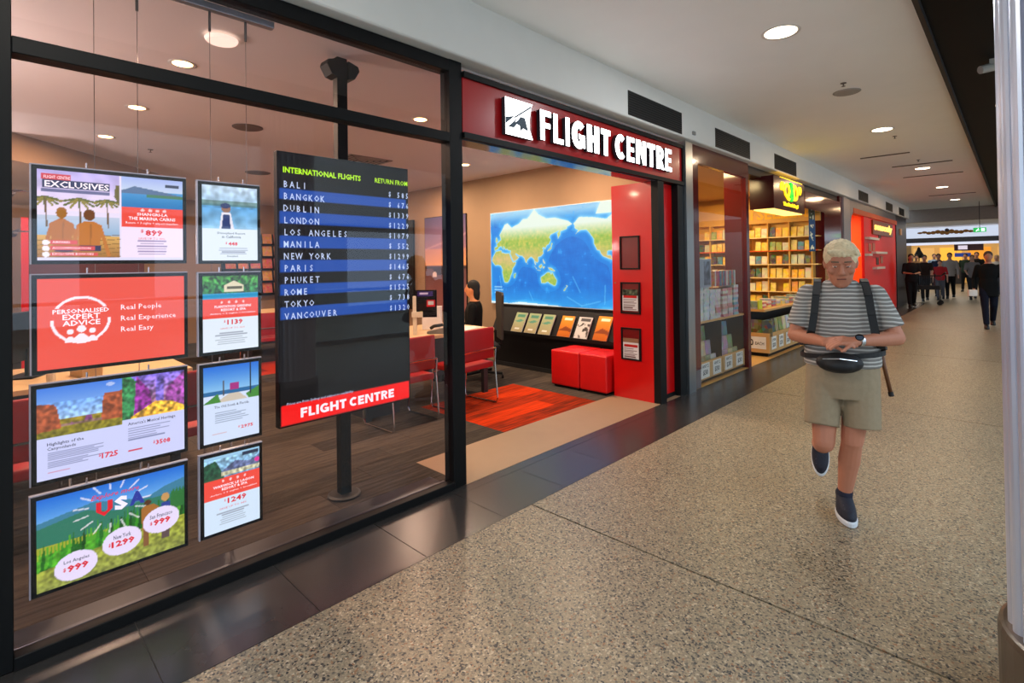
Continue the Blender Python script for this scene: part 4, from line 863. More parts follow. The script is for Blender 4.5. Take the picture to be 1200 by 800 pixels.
obj('pole', MB().tube((0, 0, 0), (0, 0, .45), .025), mat('cream_plastic', (.86, .82, .72), .4), ma); obj('arm', MB().path([(0, 0, .4), (-.05, .1, .48), (-.12, .12, .62)], .02), mat('cream_plastic', (.8, .8, .8), .4), ma)
struct('trim_6', MB().box(-8.0, -7.95, .42, 1.5, 0, 2.1), mat('dark_maroon_partition', (.30, .05, .07), .5), 'dark maroon partition behind the left desk')
struct('trim_7', MB().box(-8.0, -7.9, .36, .42, 0, 2.1), redpaint, 'bright red edge of the maroon partition')
for k, (y, z) in enumerate(((.18, 2.28), (.22, 1.92))):
    t = thing('model_aeroplane', ('upper', 'lower')[k]+' hanging model aeroplane with a red tail at the left end of the shop', 'model aeroplane', (-6.9-k*.5, y, z), .9)
    obj('fuselage', MB().path([(0, -.16, .03), (0, -.1, .0), (0, .1, -.03), (0, .17, .02)], [.015, .035, .035, .012]), mat('dark_grey_gloss', (.3, .28, .3), .3), t, smooth=True)
    obj('tail', MB().prism([(0, 0), (.07, .1), (.1, .1), (.08, 0)], -.005, .005, Matrix.Translation((0, -.22, .04)) @ MX), redpaint, t); obj('wing', MB().box(-.2, .2, -.02, .05, -.015, -.005), mat('dark_grey_gloss', (.3, .28, .3), .3), t)
    obj('hanging_wire', MB().tube((0, 0, 0), (0, 0, 2.9-z), .001, n=5), wire_m, t)
# brochure rack on the back wall
rk = thing('brochure_rack', 'black wall rack of orange brochures seen left of the flight board', 'rack', (-11.98, 3.6, .9))
obj('rack_back', B(0, .03, 0, 1.6, 0, 1.35), bk, rk)
for k in range(5): obj('rack_shelf', B(.03, .14, 0, 1.6, .02+k*.27, .05+k*.27), bk, rk)
ob = palette_mat('orange_brochure_covers', [(.95, .45, .1), (.85, .3, .1), (.9, .6, .2), (.5, .5, .2), (.9, .75, .6)], .4)
mbk = MB().box(0, .02, 0, .2, 0, .22).mesh('rack_brochure'); mbk.materials.append(ob)
for k in range(5):
    for j in range(6):
        o = bpy.data.objects.new('rack_brochure', mbk); C.objects.link(o); o.location = (-11.90, 3.66+j*.25, .955+k*.27); o.rotation_euler = (0, -.2, 0)
        tag(o, 'orange brochure in the far black rack, %s shelf down, %s from the left' % (ORD[4-k], ORD[j]), 'brochure', 'brochures in the back wall rack')
# ================================================================== BOOKSHOP
struct('trim_8', MB().box(GX-.10, GX+.035, 5.665, 5.84, 0, 2.9), steel, 'brushed steel pillar between the travel shop and the bookshop')
bw = bpy.data.objects.new('window_2', None); C.objects.link(bw); bw['kind'] = 'structure'; bw['label'] = 'maroon stone framed display window of the bookshop'
def wb_(name, *a, m=maroon): return obj(name, MB().box(*a), m, bw)
wb_('stile', GX-.06, GX, 5.84, 6.06, .22, 2.9); wb_('header', GX-.06, GX, 6.06, 7.70, 2.69, 2.9); wb_('stile', GX-.06, GX, 7.60, 7.70, 0, 2.69)
wb_('plinth', GX-.06, GX-.005, 5.84, 6.06, 0, .22, m=mat('grey_stone', (.42, .38, .38), .4)); wb_('return_panel', -3.04, GX-.06, 7.60, 7.66, .0, 2.9); wb_('dark_lining', -3.08, GX-.07, 7.583, 7.597, .03, .745, m=bk)
obj('pane', MB().box(GX-.04, GX-.034, 6.06, 7.60, .02, 2.69), glass_mat('shop_glass_clear', (.95, .95, .95), 1.45), bw)
wb_('left_return', -3.3, GX-.06, 5.86, 5.90, 0, 2.9)
wood = mat('pale_beech', (.80, .62, .38), .45, 0, .1, 5, 0, .5, 0, (1, 8, 1))
tagm = mat('price_card', (.90, .89, .86), .5); inkm = mat('black_ink', (.06, .06, .07), .5)
ds = thing('window_shelving', 'low wooden shelving with stacked books inside the maroon framed window', 'shelf', (-3.06, 6.10, 0))
obj('middle_shelf', B(0, .28, 0, 1.48, .745, .77), wood, ds); obj('shelf_back', B(-.02, 0, 0, 1.48, 0, .745), bk, ds)
obj('divider', B(0, .27, .70, .72, .03, .745), bk, ds); obj('floor_panel', B(0, .28, 0, 1.48, .03, .05), wood, ds)
for k, (a, b_) in enumerate(((0, .70), (.73, 1.48))):
    f = obj('bin_front', B(.265, .28, a, b_, .03, .27), wood, ds)
    for j in range(2):
        y0 = a+.06+j*(b_-a)/2
        obj('price_card', B(.2805, .283, y0, y0+.24, .07, .25), tagm, f)
        mb = MB(); T0 = Matrix.Translation((.2835, y0, 0)); 
        text(mb, 'ANY 2', .03, .21, .195, .235, MX, (.2835, y0, 0), .02); text(mb, '$30', .05, .19, .10, .17, MX, (.2835, y0, 0), .02); obj('price_lettering', mb, inkm, f)
pal_w = palette_mat('white_spines', [(.85, .85, .88), (.78, .80, .84), (.88, .86, .84), (.80, .82, .80)], .4)
pal_p = palette_mat('pink_spines', [(.85, .82, .82), (.85, .60, .58), (.80, .72, .72), (.78, .4, .42), (.88, .88, .85)], .4)
pal_b = palette_mat('blue_spines', [(.35, .62, .75), (.80, .82, .86), (.80, .55, .60), (.5, .72, .8), (.85, .85, .85)], .4)
def bookmesh(w_, d, h, name='book'):      # lying book : cover boards, inset pages
    return MB().box(0, d, 0, w_, 0, h*.14).box(0, d, 0, w_, h*.86, h).box(d*.97, d, 0, w_, 0, h).box(.006, d*.97, .006, w_-.006, h*.14, h*.86).mesh(name)
bm1 = bookmesh(.155, .22, .034)
for k, (y, n, pal, nm) in enumerate(((6.15, 12, pal_w, 'leftmost'), (6.325, 12, pal_w, 'second'), (6.50, 11, pal_w, 'third'), (6.675, 11, pal_p, 'fourth'), (6.90, 11, pal_p, 'fifth'), (7.08, 11, pal_p, 'sixth'), (7.28, 12, pal_b, 'rightmost'))):
    me = bm1.copy(); me.materials.append(pal)
    for i in range(n):
        o = bpy.data.objects.new('book', me); C.objects.link(o); o.location = (-3.02+random.uniform(-.006, .006), y+random.uniform(-.004, .004), .7702+i*.0342)
        tag(o, 'book lying flat in the bookshop window, %s stack, %s from the bottom' % (nm, ORD[i]), 'book', '%s stack of books in the bookshop window' % nm)
gb = thing('boxed_set', 'large grey boxed set on top of the leftmost stacks in the bookshop window', 'book', (-3.02, 6.17, 1.181))
obj('slipcase', MB().box(0, .24, 0, .33, 0, .36), mat('grey_card', (.66, .70, .76), .4), gb, bevel=.004)
p = Pic(20, 24, (.62, .66, .72)); p.grad(.35, .1, .92, .9, (.45, .50, .58), (.35, .35, .4)); p.speck(.35, .1, .92, .9, .4, 4, 2); grid('print', p, (.2415, .01, .35), .31, .34, MX, bro, gb)
um = MB().box(0, .18, 0, .03, 0, .20).box(.01, .17, -.001, .031, .0, .19).mesh('upright_book'); um.materials.append(palette_mat('teal_red_spines', [(.15, .55, .55), (.70, .12, .15), (.85, .85, .82), (.2, .35, .5), (.75, .35, .2)], .4))
for i in range(20):
    o = bpy.data.objects.new('upright_book', um); C.objects.link(o); o.location = (-3.0, 6.68+i*.036, 1.181 if i < 17 else 1.185); tag(o, 'thin upright book in the teal and red window row, %s from the left' % ORD[i], 'book', 'upright books on top of the window stacks')
bm2 = MB().box(0, .03, 0, .155, 0, .25).mesh('picture_book'); pal_l = palette_mat('pastel_covers', [(.55, .62, .40), (.80, .82, .86), (.50, .65, .75), (.85, .80, .6), (.72, .62, .72)], .4, 0, 14); bm2.materials.append(pal_l)
for r in range(3):
    for i in range(8):
        o = bpy.data.objects.new('picture_book', bm2); C.objects.link(o); o.location = (-3.02+r*.075, 6.115+i*.172+(.045 if i > 3 else 0), (.40, .22, .0505)[r]); o.rotation_euler = (0, -.08, 0)
        tag(o, 'picture book under the window shelf, %s row, %s from the left' % (('top', 'middle', 'front')[r], ORD[i]), 'book', ('top', 'middle', 'front')[r]+' row of picture books under the window shelf')
for k, (x, z) in enumerate(((-3.03, .40), (-2.955, .22))): obj('book_step', MB().box(x+3.06-.005, x+3.06+.05, .01, 1.46, .05, z-.001), bk, ds)
# interior shell
struct('wall_bookshop_back', MB().box(-7.1, -7.0, 5.9, 14, 0, 2.9), mat('warm_yellow_wall', (.85, .66, .34), .7), 'warm yellow back wall of the bookshop')
struct('wall_bookshop_end', MB().box(-7.0, GX-.12, 11.78, 11.9, 0, 2.9), mat('warm_yellow_wall', (.85, .66, .34), .7), 'end wall of the bookshop behind the shelving')
struct('ceiling', MB().box(-7.1, GX-.09, 5.88, 22.4, 2.9, 3.0), mat('bookshop_ceiling', (.80, .66, .45), .7), 'warm lit ceiling of the bookshop and next store')
for x, y in ((-3.6, 9.2), (-5.2, 8.6), (-4.4, 10.6), (-3.3, 7.0)): area('lamp', (x, y, 2.86), .5, 34, (1, .72, .34))
cream = mat('cream_shelving', (.86, .66, .32), .5, 0, .05, 4)
bs = thing('wall_shelving', 'tall cream wall shelving packed with face out books and yellow header', 'shelf', (-5.80, 11.55, 0))
SX = [0.02+.41*k for k in range(8)]
obj('back_board', B(0, 3.02, .20, .22, 0, 2.8), cream, bs); obj('header_board', B(0, 3.02, .12, .20, 2.30, 2.78), cream, bs)
for x in SX: obj('upright', B(x, x+.02, -.02, .20, 0, 2.30), cream, bs)
mb = MB(); text(mb, 'BESTSELLERS', 1.15, 2.95, 2.38, 2.62, MY, (0, .115, 0), .03); obj('header_lettering', mb, mat('yellow_letters', (1, .74, .0), .4), bs)
shelfz = [.30, .58, .86, 1.14, 1.42, 1.70, 1.98]
for z in shelfz: obj('shelf_board', B(0, 3.02, -.03, .20, z, z+.018), cream, bs); obj('shelf_edge_strip', B(0, 3.02, -.034, -.03, z, z+.022), mat('red_orange_strip', (.85, .35, .1), .5) if abs(z-1.70) < .01 else mat('pale_edge_strip', (.92, .82, .6), .5), bs)
bright = palette_mat('paperback_covers', [(.98, .82, .08), (.98, .74, .05), (.90, .88, .80), (.12, .12, .11), (1, .86, .12), (.80, .82, .72), (.55, .62, .10), (.22, .20, .14), (.98, .66, .05), (.92, .84, .35), (.2, .5, .65), (.98, .80, .05)], .4, 0, 16)
bm3 = MB().box(0, .108, 0, .02, 0, .185).box(.004, .104, .002, .018, .003, .182).mesh('paperback'); bm3.materials.append(bright)
names = ['lowest', 'second', 'third', 'fourth', 'fifth', 'sixth', 'top']
for zi, z in enumerate(shelfz):
    for k in range(7):
        for j in range(3):
            if random.random() < .06: continue
            o = bpy.data.objects.new('paperback', bm3); C.objects.link(o); o.location = (-5.80+SX[k]+.035+j*.125, 11.56, z+.0185); o.rotation_euler = (-.14, 0, random.uniform(-.05, .05)); o.scale = (1, 1, random.uniform(.88, 1.15))
            tag(o, 'face out paperback on cream shelving, %s row, %s bay, %s in it' % (names[zi], ORD[k], ('left', 'middle', 'right')[j]), 'book', 'paperbacks on the %s shelf row' % names[zi])
bn = thing('hanging_banner', 'narrow blue vertical banner hanging before the cream shelving', 'banner', (-2.90, 11.35, 1.68))
p = Pic(16, 60, (.08, .30, .58)); p.rect(0, 0, 1, .2, (.25, .35, .35)); p.speck(.2, .05, .8, .95, .3, 2, 3, (.75, .85, .9)); obj('banner_board', B(0, .11, 0, .01, 0, .78), mat('blue_card', (.1, .3, .55), .5), bn); grid('print', p, (.003, -.002, .775), .104, .77, MY, bro, bn); obj('hanging_cord', MB().tube((.055, .005, .78), (.055, .005, 1.21), .003, n=5), wire_m, bn)
# glowing sign box
qb = thing('shop_sign', 'dark maroon box sign with yellow and green QBD letters', 'sign', (GX, 8.37, 2.30))
obj('sign_box', B(-.22, .13, 0, 1.58, 0, .50), mat('dark_maroon_gloss', (.27, .08, .09), .18, 0, .1, 20), qb)
YE = emis('yellow_sign_light', (1, .80, .05), 2.6); GRN = emis('green_sign_light', (.05, .85, .15), 2.0); WHL = emis('white_halo_light', (1, .97, .7), 2.5)
o_ = (.132, 0, 0); mb = MB(); text(mb, 'Q', .48, .77, .16, .44, MX, o_, .03, .01); text(mb, 'D', .95, 1.19, .18, .44, MX, o_, .03, .01)
text(mb, '“', .30, .47, .30, .44, MX, o_, .03, .01); text(mb, '”', 1.22, 1.38, .30, .44, MX, o_, .03, .01); obj('yellow_letters', mb, YE, qb)
mb = MB(); text(mb, 'B', .785, .935, .16, .46, MX, (.136, 0, 0), .05, .012); obj('green_letter', mb, GRN, qb)
mb = MB(); text(mb, 'The Bookshop!', .44, 1.20, .055, .13, MX, o_, .03, .006); obj('tagline_lettering', mb, YE, qb, kind='stuff')
obj('underlight', B(-.18, .1, .05, 1.53, -.012, 0), emis('warm_under_light', (1, .85, .45), 2.0), qb)
for (x0, x1) in ((.1, .14),): obj('top_glow', B(x0-.02, x1-.02, .35, 1.5, .50, .512), emis('yellow_top_glow', (1, .75, .08), 5), qb)  # glowing strip added for the yellow light the letters throw upward
# second header and pillar
struct('trim_10', MB().box(-3.0, GX+.01, 10.45, 13.08, 2.45, 2.76), maroon, 'maroon stone header right of the yellow lit sign box')
struct('trim_11', MB().box(-2.95, GX+.01, 11.74, 13.08, 0, 2.45), maroon, 'maroon stone pillar at the right end of the bookshop')
struct('trim_12', MB().box(-2.9, GX+.03, 13.30, 13.88, 0, 2.9), mat('pale_grey_pillar', (.55, .54, .56), .4, .2), 'slim pale grey pillar between the bookshop and the orange store')
struct('trim_13', MB().box(-2.9, GX, 13.08, 13.3, 0, 2.9), maroon, 'narrow maroon strip beside the grey pillar')
struct('trim_14', MB().box(-3.0, GX-.05, 7.7, 13.08, 2.78, 2.9), mat('dark_soffit', (.2, .16, .14), .5), 'dark soffit over the bookshop opening')
# bin unit at the bookshop opening
bu = thing('bargain_bin_unit', 'pale wooden bargain bin with price cards at the bookshop opening', 'display unit', (-3.28, 8.62, 0))
obj('bin_body', B(0, .50, 0, 2.9, .06, .32), wood, bu); obj('kick_plinth', B(.04, .46, .04, 2.86, 0, .06), bk, bu)
obj('bin_rim', MB().box(0, .50, -.005, .012, .32, .37).box(.488, .505, 0, 2.9, .32, .37), wood, bu)
obj('table_top', B(.02, .42, .05, 2.8, .70, .735), wood, bu); obj('riser_panel', B(.10, .16, .1, 2.7, .32, .70), bk, bu)
c = obj('price_card', B(.05, .45, -.008, -.005, .12, .31), tagm, bu); mb = MB(); text(mb, '$30', .10, .26, .15, .27, MY, (0, -.009, 0), .03); text(mb, 'EACH', .29, .42, .18, .23, MY, (0, -.009, 0), .01); obj('price_lettering', mb, inkm, c)
for j in range(8):
    y0 = .08+j*.355; c = obj('price_card', B(.5055, .508, y0, y0+.22, .11, .31), tagm, bu); mb = MB(); text(mb, '2 FOR', .03, .19, .24, .28, MX, (.509, y0, 0), .02); text(mb, '$20', .04, .18, .14, .21, MX, (.509, y0, 0), .02); obj('price_lettering', mb, inkm, c)
dkp = palette_mat('dark_green_covers', [(.15, .16, .14), (.25, .3, .12), (.12, .12, .14), (.5, .55, .1), (.2, .18, .22)], .4, 0, 18)
for i in range(14):
    me = bm2 if i > 3 else None
    o = bpy.data.objects.new('bin_book', bm2 if i > 3 else bm2.copy()); C.objects.link(o)
    if i <= 3: o.data.materials.clear(); o.data.materials.append(dkp)
    o.location = (-3.10+.25, 8.68+i*.19, .322); o.rotation_euler = (0, -.1, 0)
    tag(o, '%s book standing in the bargain bin, %s from the near end' % ('dark' if i <= 3 else 'pale', ORD[i]), 'book', 'bargain bin books, '+('dark' if i <= 3 else 'pale'))
for i in range(3):
    o = bpy.data.objects.new('bin_book', bm2.copy()); C.objects.link(o); o.data.materials.clear(); o.data.materials.append(dkp); o.location = (-3.22+i*.16, 8.67, .322); o.rotation_euler = (0, 0, -PI/2); tag(o, 'dark book at the near end of the bargain bin, %s from the left' % ORD[i], 'book', 'end books of the bargain bin')
bm4 = bookmesh(.16, .22, .03); bm4.materials.append(palette_mat('table_books', [(.88, .86, .8), (.75, .3, .25), (.5, .6, .55), (.9, .85, .4), (.7, .7, .75)], .4))
for k in range(11):
    for i in range(3 if k % 3 else 4):
        o = bpy.data.objects.new('table_book', bm4); C.objects.link(o); o.location = (-3.20, 8.72+k*.24, .7352+i*.0302); tag(o, 'book on the bargain table, %s pile, %s from the bottom' % (ORD[k], ORD[i]), 'book', 'book piles on the bargain table')
o = obj('lime_book', MB().box(0, .02, 0, .16, 0, .14), mat('lime_cover', (.75, .80, .15), .4)); o.location = (-2.97, 8.68, .736); tag(o, 'lime yellow book standing at the near end of the bargain table', 'book')

# ================================================================== ORANGE STORE, DARK STORE
archm = mat('grey_arch', (.42, .42, .45), .35, .3)
ap = [(13.88, 0), (14.02, 0), (14.02, 2.3)]+[(14.32-.30*math.cos(t), 2.3+.30*math.sin(t)) for t in (PI/2*i/6 for i in range(1, 7))]+[(20.3, 2.60), (20.3, 2.9), (13.88, 2.9)]
struct('trim_15', MB().prism(ap, GX-.12, GX+.02, MX @ Matrix.Identity(4)), archm, 'grey frame with a rounded corner around the orange store')
orange_e = emis('orange_backlit', (1, .36, .03), .75); red_e = emis('red_backlit', (.90, .05, .02), .65)
struct('trim_16', MB().box(GX-.09, GX+.03, 14.3, 20.4, 2.595, 2.72), mat('orange_band', (.85, .32, .08), .5), 'orange band above the orange store front')
struct('wall_orange_store', MB().box(-5.1, -5.0, 13.3, 22.4, 0, 2.9), mat('orange_wall', (.95, .40, .08), .6), 'orange back wall inside the orange store')
struct('wall_orange_side', MB().box(-5.0, -2.95, 17.9, 18.0, 0, 2.9), mat('orange_wall', (.95, .40, .08), .6), 'orange side wall inside the orange store')
area('lamp', (-3.9, 15.3, 2.84), .6, 55, (1, .75, .5)); area('lamp', (-3.9, 16.9, 2.84), .6, 30, (1, .75, .5))
rs = thing('store_front_panel', 'bright red front panel with a gold lit name and small shelves', 'store front', (GX, 15.55, 0))
redlam = mat('red_laminate_bright', (.97, .06, .02), .45, 0, .06, 3)
obj('panel_board', B(-.06, 0, 0, 4.75, 0, 2.595), redlam, rs); obj('name_plate', B(0, .04, .95, 3.95, 2.18, 2.56), mat('dark_gold_plate', (.55, .28, .08), .4), rs)
mb = MB(); text(mb, 'seasonly', 1.1, 3.8, 2.24, 2.50, MX, (.045, 0, 0), .03, .01); obj('gold_lettering', mb, emis('gold_letters', (1, .78, .38), 1.6), rs)
for (y, z, w_) in ((.1, 2.02, 1.3), (.9, 1.66, 1.7), (1.0, 1.25, 1.2), (.05, 1.60, .4)): obj('ledge_shelf', B(0, .10, y, y+w_, z, z+.06), mat('white_ledge', (.88, .85, .8), .4), rs)
for (y, z, m_) in ((.5, 1.72, 'a'), (1.0, 1.74, 'a'), (1.5, 1.36, 'b'), (2.1, 1.40, 'a'), (1.9, 2.1, 'b')): obj('printed_picture', B(0, .015, y, y+.32, z, z+.2), mat('print_'+m_, (.75, .45, .35) if m_ == 'a' else (.35, .2, .15), .5), rs)
struct('wall_dark_store', MB().box(-2.95, GX+.02, 20.35, 22.45, 0, 2.9), mat('dark_store_front', (.10, .055, .05), .4), 'very dark shopfront at the corner of the walkway')
tag(obj('small_wall_light', MB().box(GX+.02, GX+.05, 21.0, 21.3, 2.3, 2.5), emis('dim_amber', (.6, .42, .25), .5)), 'dim amber light on the dark corner shopfront', 'wall light')

# ================================================================== FAR CROSS MALL
FY = 38
struct('wall_far', MB().box(-14, 6, FY+5, FY+5.2, 0, 3.4), emis('warm_far_wall_glow', (.86, .66, .36), .55), 'warm lit back wall of the far store')  # store lighting put into the wall as its own glow
struct('trim_17', MB().box(-14, 6, FY, FY+.3, 2.70, 3.28), emis('white_backlit_fascia', (.86, .90, .98), .75), 'white backlit fascia of the far store')
struct('trim_18', MB().box(-14, 6, FY-.1, FY+.3, 2.43, 2.70), mat('dark_grey_band', (.25, .25, .28), .5), 'dark grey band under the far white fascia')
struct('trim_19', MB().box(-14, 6, FY-.1, FY+.3, 2.30, 2.43), emis('white_strip', (.9, .92, 1), .8), 'thin white light strip below the dark band')
struct('trim_20', MB().box(-4.75, -4.4, FY, FY+.4, 0, 2.3), mat('tan_far_pillar', (.70, .55, .35), .6), 'tan pillar at the left of the far store')
em = thing('gold_emblem', 'long gold scroll emblem on the far white fascia', 'sign', (-2.75, FY-.02, 3.0))
gm = mat('gold_relief', (.62, .42, .18), .4, .4)
for k in range(13):
    x = (k-6)*.2; s = .11*(1-abs(k-6)/8)+.03
    obj('scroll', MB().ball((x, 0, .03*math.sin(k*2)), (.13, .02, s), 10), gm, em, smooth=True)
obj('crest', MB().ball((0, -.01, .11), (.10, .02, .10), 10), mat('dark_crest', (.2, .15, .12), .5), em)
def exit_sign(lab, loc, s=1):
    t = thing('exit_sign', lab, 'sign', loc)
    obj('sign_case', B(-.19*s, .19*s, -.02, .02, 0, .17*s), emis('exit_green', (.05, .62, .28), 1.2), t)
    mb = MB(); f = -.022
    mb.prism([(-.06, .02), (-.03, .02), (0, .07), (.03, .05), (.06, .07), (.02, .1), (.0, .11), (-.04, .08)], .0, .002, Matrix.Translation((-.06*s, f, 0)) @ MY @ Matrix.Scale(s, 4)); mb.box(.04*s, .15*s, f-.002, f, .03*s, .14*s); mb.ball((-.04*s, f, .13*s), (.018*s, .003, .018*s), 8)
    obj('running_figure', mb, emis('exit_white', (.8, 1, .9), 1.6), t)
    return t
e = exit_sign('green running man exit sign hanging at the end of the walkway', (-.80, 22, 2.33), .8); obj('suspension_rod', MB().tube((0, 0, .13), (0, 0, .97), .008), bk, e)
e = exit_sign('small green exit sign inside the far store', (-5.2, 42.5, 2.15), 1.1); obj('suspension_rod', MB().tube((0, 0, .18), (0, 0, 1.17), .008), bk, e)
for nm, lab, x, y, z, (dx, dy, dz), m_ in (('menu_sign', 'dark maroon hanging sign with white print in the far store', -1.9, 39, 1.95, (1.25, .06, .36), mat('dark_maroon_card', (.25, .08, .08), .5)),
  ('aisle_sign', 'small blue sign below the dark maroon sign', -2.15, 38.8, 1.60, (.7, .05, .22), emis('blue_sign', (.1, .25, .6), .5)), ('aisle_sign', 'pale teal hanging sign at the right of the far store', .25, 38.8, 1.98, (1.3, .05, .16), emis('teal_sign', (.30, .48, .42), .5))):
    t = thing(nm, lab, 'sign', (x, y, z)); obj('sign_board', MB().box(-dx/2, dx/2, -dy/2, dy/2, 0, dz), m_, t)
    for q in (-.4, .4): obj('suspension_rod', MB().tube((dx*q, 0, dz), (dx*q, 0, 3.32-z), .006, n=6), bk, t)
    if nm == 'menu_sign': obj('white_print', MB().box(-.45, -.05, -.04, -.03, .07, .29), emis('menu_white', (.9, .85, .9), .8), t)
for x, nm in ((-5.5, 'left'), (-3.2, 'middle'), (-.9, 'right')):
    box_thing('counter', 'dark counter with stock at the %s of the far store' % nm, 'counter', (x, 41, 0), (1.9, .8, 1.25), mat('far_counter', (.22, .18, .15), .6))
for i in range(7):
    box_thing('lit_display', 'warm lit display panel on the back wall of the far store', 'display', (-7+i*1.35, 42.955, 1.35), (1.05, .08, .85), emis('warm_display_%d' % (i % 3), ((1, .72, .25), (.95, .62, .18), (.9, .7, .4))[i % 3], (.9, .8, .7)[i % 3]), 0, 'lit panels in the far store')['label'] = 'warm lit panel on the far store back wall, %s from the left' % ORD[i]
vs = thing('wall_vase_ornament', 'dark vase shaped ornament at the left of the far store', 'ornament', (-3.98, 37.6, 0))
obj('stand', MB().tube((0, 0, 0), (0, 0, 1.55), .03), bk, vs); obj('vase', MB().lathe([(.001, 1.55), (.16, 1.58), (.22, 1.75), (.10, 2.0), (.06, 2.15), (.001, 2.2)], 16), bk, vs, smooth=True)
area('lamp', (-3, 33, 3.2), 4, 120, (1, .86, .68), (0, 0, 0), 'RECTANGLE', 3)
area('lamp', (-3, 41, 3.0), 4, 80, (1, .75, .42), (0, 0, 0), 'RECTANGLE', 2)
# ================================================================== PEOPLE
skinm = mat('skin', (.74, .48, .37), .55, 0, .06, 20, 0, .4)
def skin_tone(n, c): return mat('skin_'+n, c, .55, 0, .06, 20, 0, .4)
def fabric(n, c, v=.12): return mat('cloth_'+n, c, .85, 0, v, 40, .15, .2)
def arm_pts(sx, sh, el, wr): return [sh, el, wr]
def person(label, loc, rz, H=1.70, top='grey', topc=(.4, .4, .4), leg='dark', legc=(.08, .08, .09), hair=(.12, .09, .07), skin=('mid', (.72, .52, .42)), stride=.22, arms='swing', female=False, seated=False, voxel=.02, sleeves=.55, shoes=(.06, .06, .06), coat=False, group='shoppers in the distance'):
    s = H/1.72; t = thing('person', label, 'person', loc, rz, group)
    V = lambda x, y, z: Vector((x*s, y*s, z*s))
    sk = skin_tone(*skin); fc = .92 if female else 1
    if seated: hipz = .50; dz = -.40
    else: dz = 0
    tor = [(0, .0, .90, .155, .10), (0, 0, 1.0, .15*fc, .105), (0, 0, 1.10, .135*fc, .095), (0, -.005, 1.22, .155*fc, .105), (0, 0, 1.33, .175*fc, .105), (0, .01, 1.40, .155*fc, .085), (0, .015, 1.45, .07, .06), (0, .0, 1.52, .05, .055)]
    tor = [(a*s, b*s, (c+dz)*s, d*s, e*s) for a, b, c, d, e in tor]
    hips = [V(-.085, 0, .90+dz), V(.085, 0, .90+dz)]
    if seated: kn = [V(-.12, -.42, .50), V(.12, -.42, .50)]; an = [V(-.12, -.40, .09), V(.12, -.38, .09)]
    else: kn = [V(-.08, -stride*.55, .49), V(.08, stride*.12, .50)]; an = [V(-.07, -stride, .085), V(.08, stride*1.3, .12)]
    sh = [V(-.18*fc, 0, 1.38+dz), V(.18*fc, 0, 1.38+dz)]
    if arms == 'swing': el = [V(-.24, .06, 1.12), V(.24, -.04, 1.12)]; wr = [V(-.25, -.02, .88), V(.25, -.16, .89)]
    elif arms == 'front': el = [V(-.22, -.03, 1.12+dz), V(.22, -.03, 1.12+dz)]; wr = [V(-.08, -.26, 1.10+dz), V(.08, -.27, 1.10+dz)]
    elif arms == 'push': el = [V(-.22, -.10, 1.14), V(.22, -.10, 1.14)]; wr = [V(-.18, -.38, 1.02), V(.18, -.38, 1.02)]
    b = MB(); b.loft(tor, 16)
    for i in (0, 1):
        b.cap(hips[i], kn[i], .075*s, .055*s, 10); b.cap(kn[i], an[i], .052*s, .034*s, 10)
        b.cap(sh[i], el[i], .048*s, .038*s, 10); b.cap(el[i], wr[i], .036*s, .026*s, 10)
        d = (wr[i]-el[i]).normalized(); b.cap(wr[i], wr[i]+d*.07*s, .03*s, .026*s, 8)
        for q in (-1, 0, 1): b.cap(wr[i]+d*.07*s+Vector((q*.02*s, 0, 0)), wr[i]+d*.15*s+Vector((q*.022*s, 0, 0)), .011*s, .009*s, 6)
    hc = V(0, -.02, 1.615+dz); b.ball(hc, (.072*s, .092*s, .108*s), 14); b.ball(hc+V(0, -.035, -.06), (.05*s, .05*s, .05*s), 10); b.ball(hc+V(0, -.095, -.015), (.014*s, .02*s, .022*s), 8)
    for q in (-1, 1): b.ball(hc+V(.073*q, 0, -.01), (.012*s, .02*s, .03*s), 8)
    obj('body', remesh(b, min(voxel, .017)), sk, t)
    h = MB(); h.ball(hc+V(0, .018, .03), (.084*s, .096*s, .098*s), 14)
    if female: h.ball(hc+V(0, .06, -.06), (.08*s, .05*s, .13*s), 12)
    obj('hair', remesh(h, .015), mat('hair_%d_%d' % (hair[0]*99, hair[2]*99), hair, .8, 0, .3, 60), t)
    c = MB(); hem = .84 if not coat else .70
    c.loft([(0, .0, (hem+dz)*s, .172*s, .125*s)]+[(a, b_, z, rx+.018*s, ry+.018*s) for a, b_, z, rx, ry in tor[1:6]]+[(0, .015*s, (1.455+dz)*s, .075*s, .068*s)], 16)
    for i in (0, 1):
        c.cap(sh[i], el[i] if sleeves >= .5 else sh[i].lerp(el[i], .6), .062*s, .052*s, 10)
        if sleeves > .6: c.cap(el[i], el[i].lerp(wr[i], .92), .05*s, .04*s, 10)
    obj('top', remesh(c, voxel), fabric(top, topc), t)
    l = MB(); l.loft([(0, 0, (.80+dz)*s, .15*s, .11*s), (0, 0, (.90+dz)*s, .168*s, .118*s), (0, 0, (.99+dz)*s, .158*s, .115*s)], 14)
    for i in (0, 1): l.cap(hips[i], kn[i], .092*s, .072*s, 10); l.cap(kn[i], an[i]+V(0, 0, .03), .07*s, .055*s, 10)
    obj('trousers', remesh(l, voxel), fabric(leg, legc), t)
    for i in (0, 1):
        f = MB(); a = an[i]; z0 = max(0, a.z-.085*s); f.loft([(a.x, a.y-.06*s, z0, .045*s, .13*s), (a.x, a.y-.06*s, z0+.03*s, .047*s, .132*s), (a.x, a.y-.02*s, z0+.08*s, .042*s, .075*s), (a.x, a.y, z0+.11*s, .04*s, .045*s)], 12)
        obj('shoe', f, mat('shoe_%d' % (shoes[0]*99), shoes, .5), t, smooth=True)
    return t

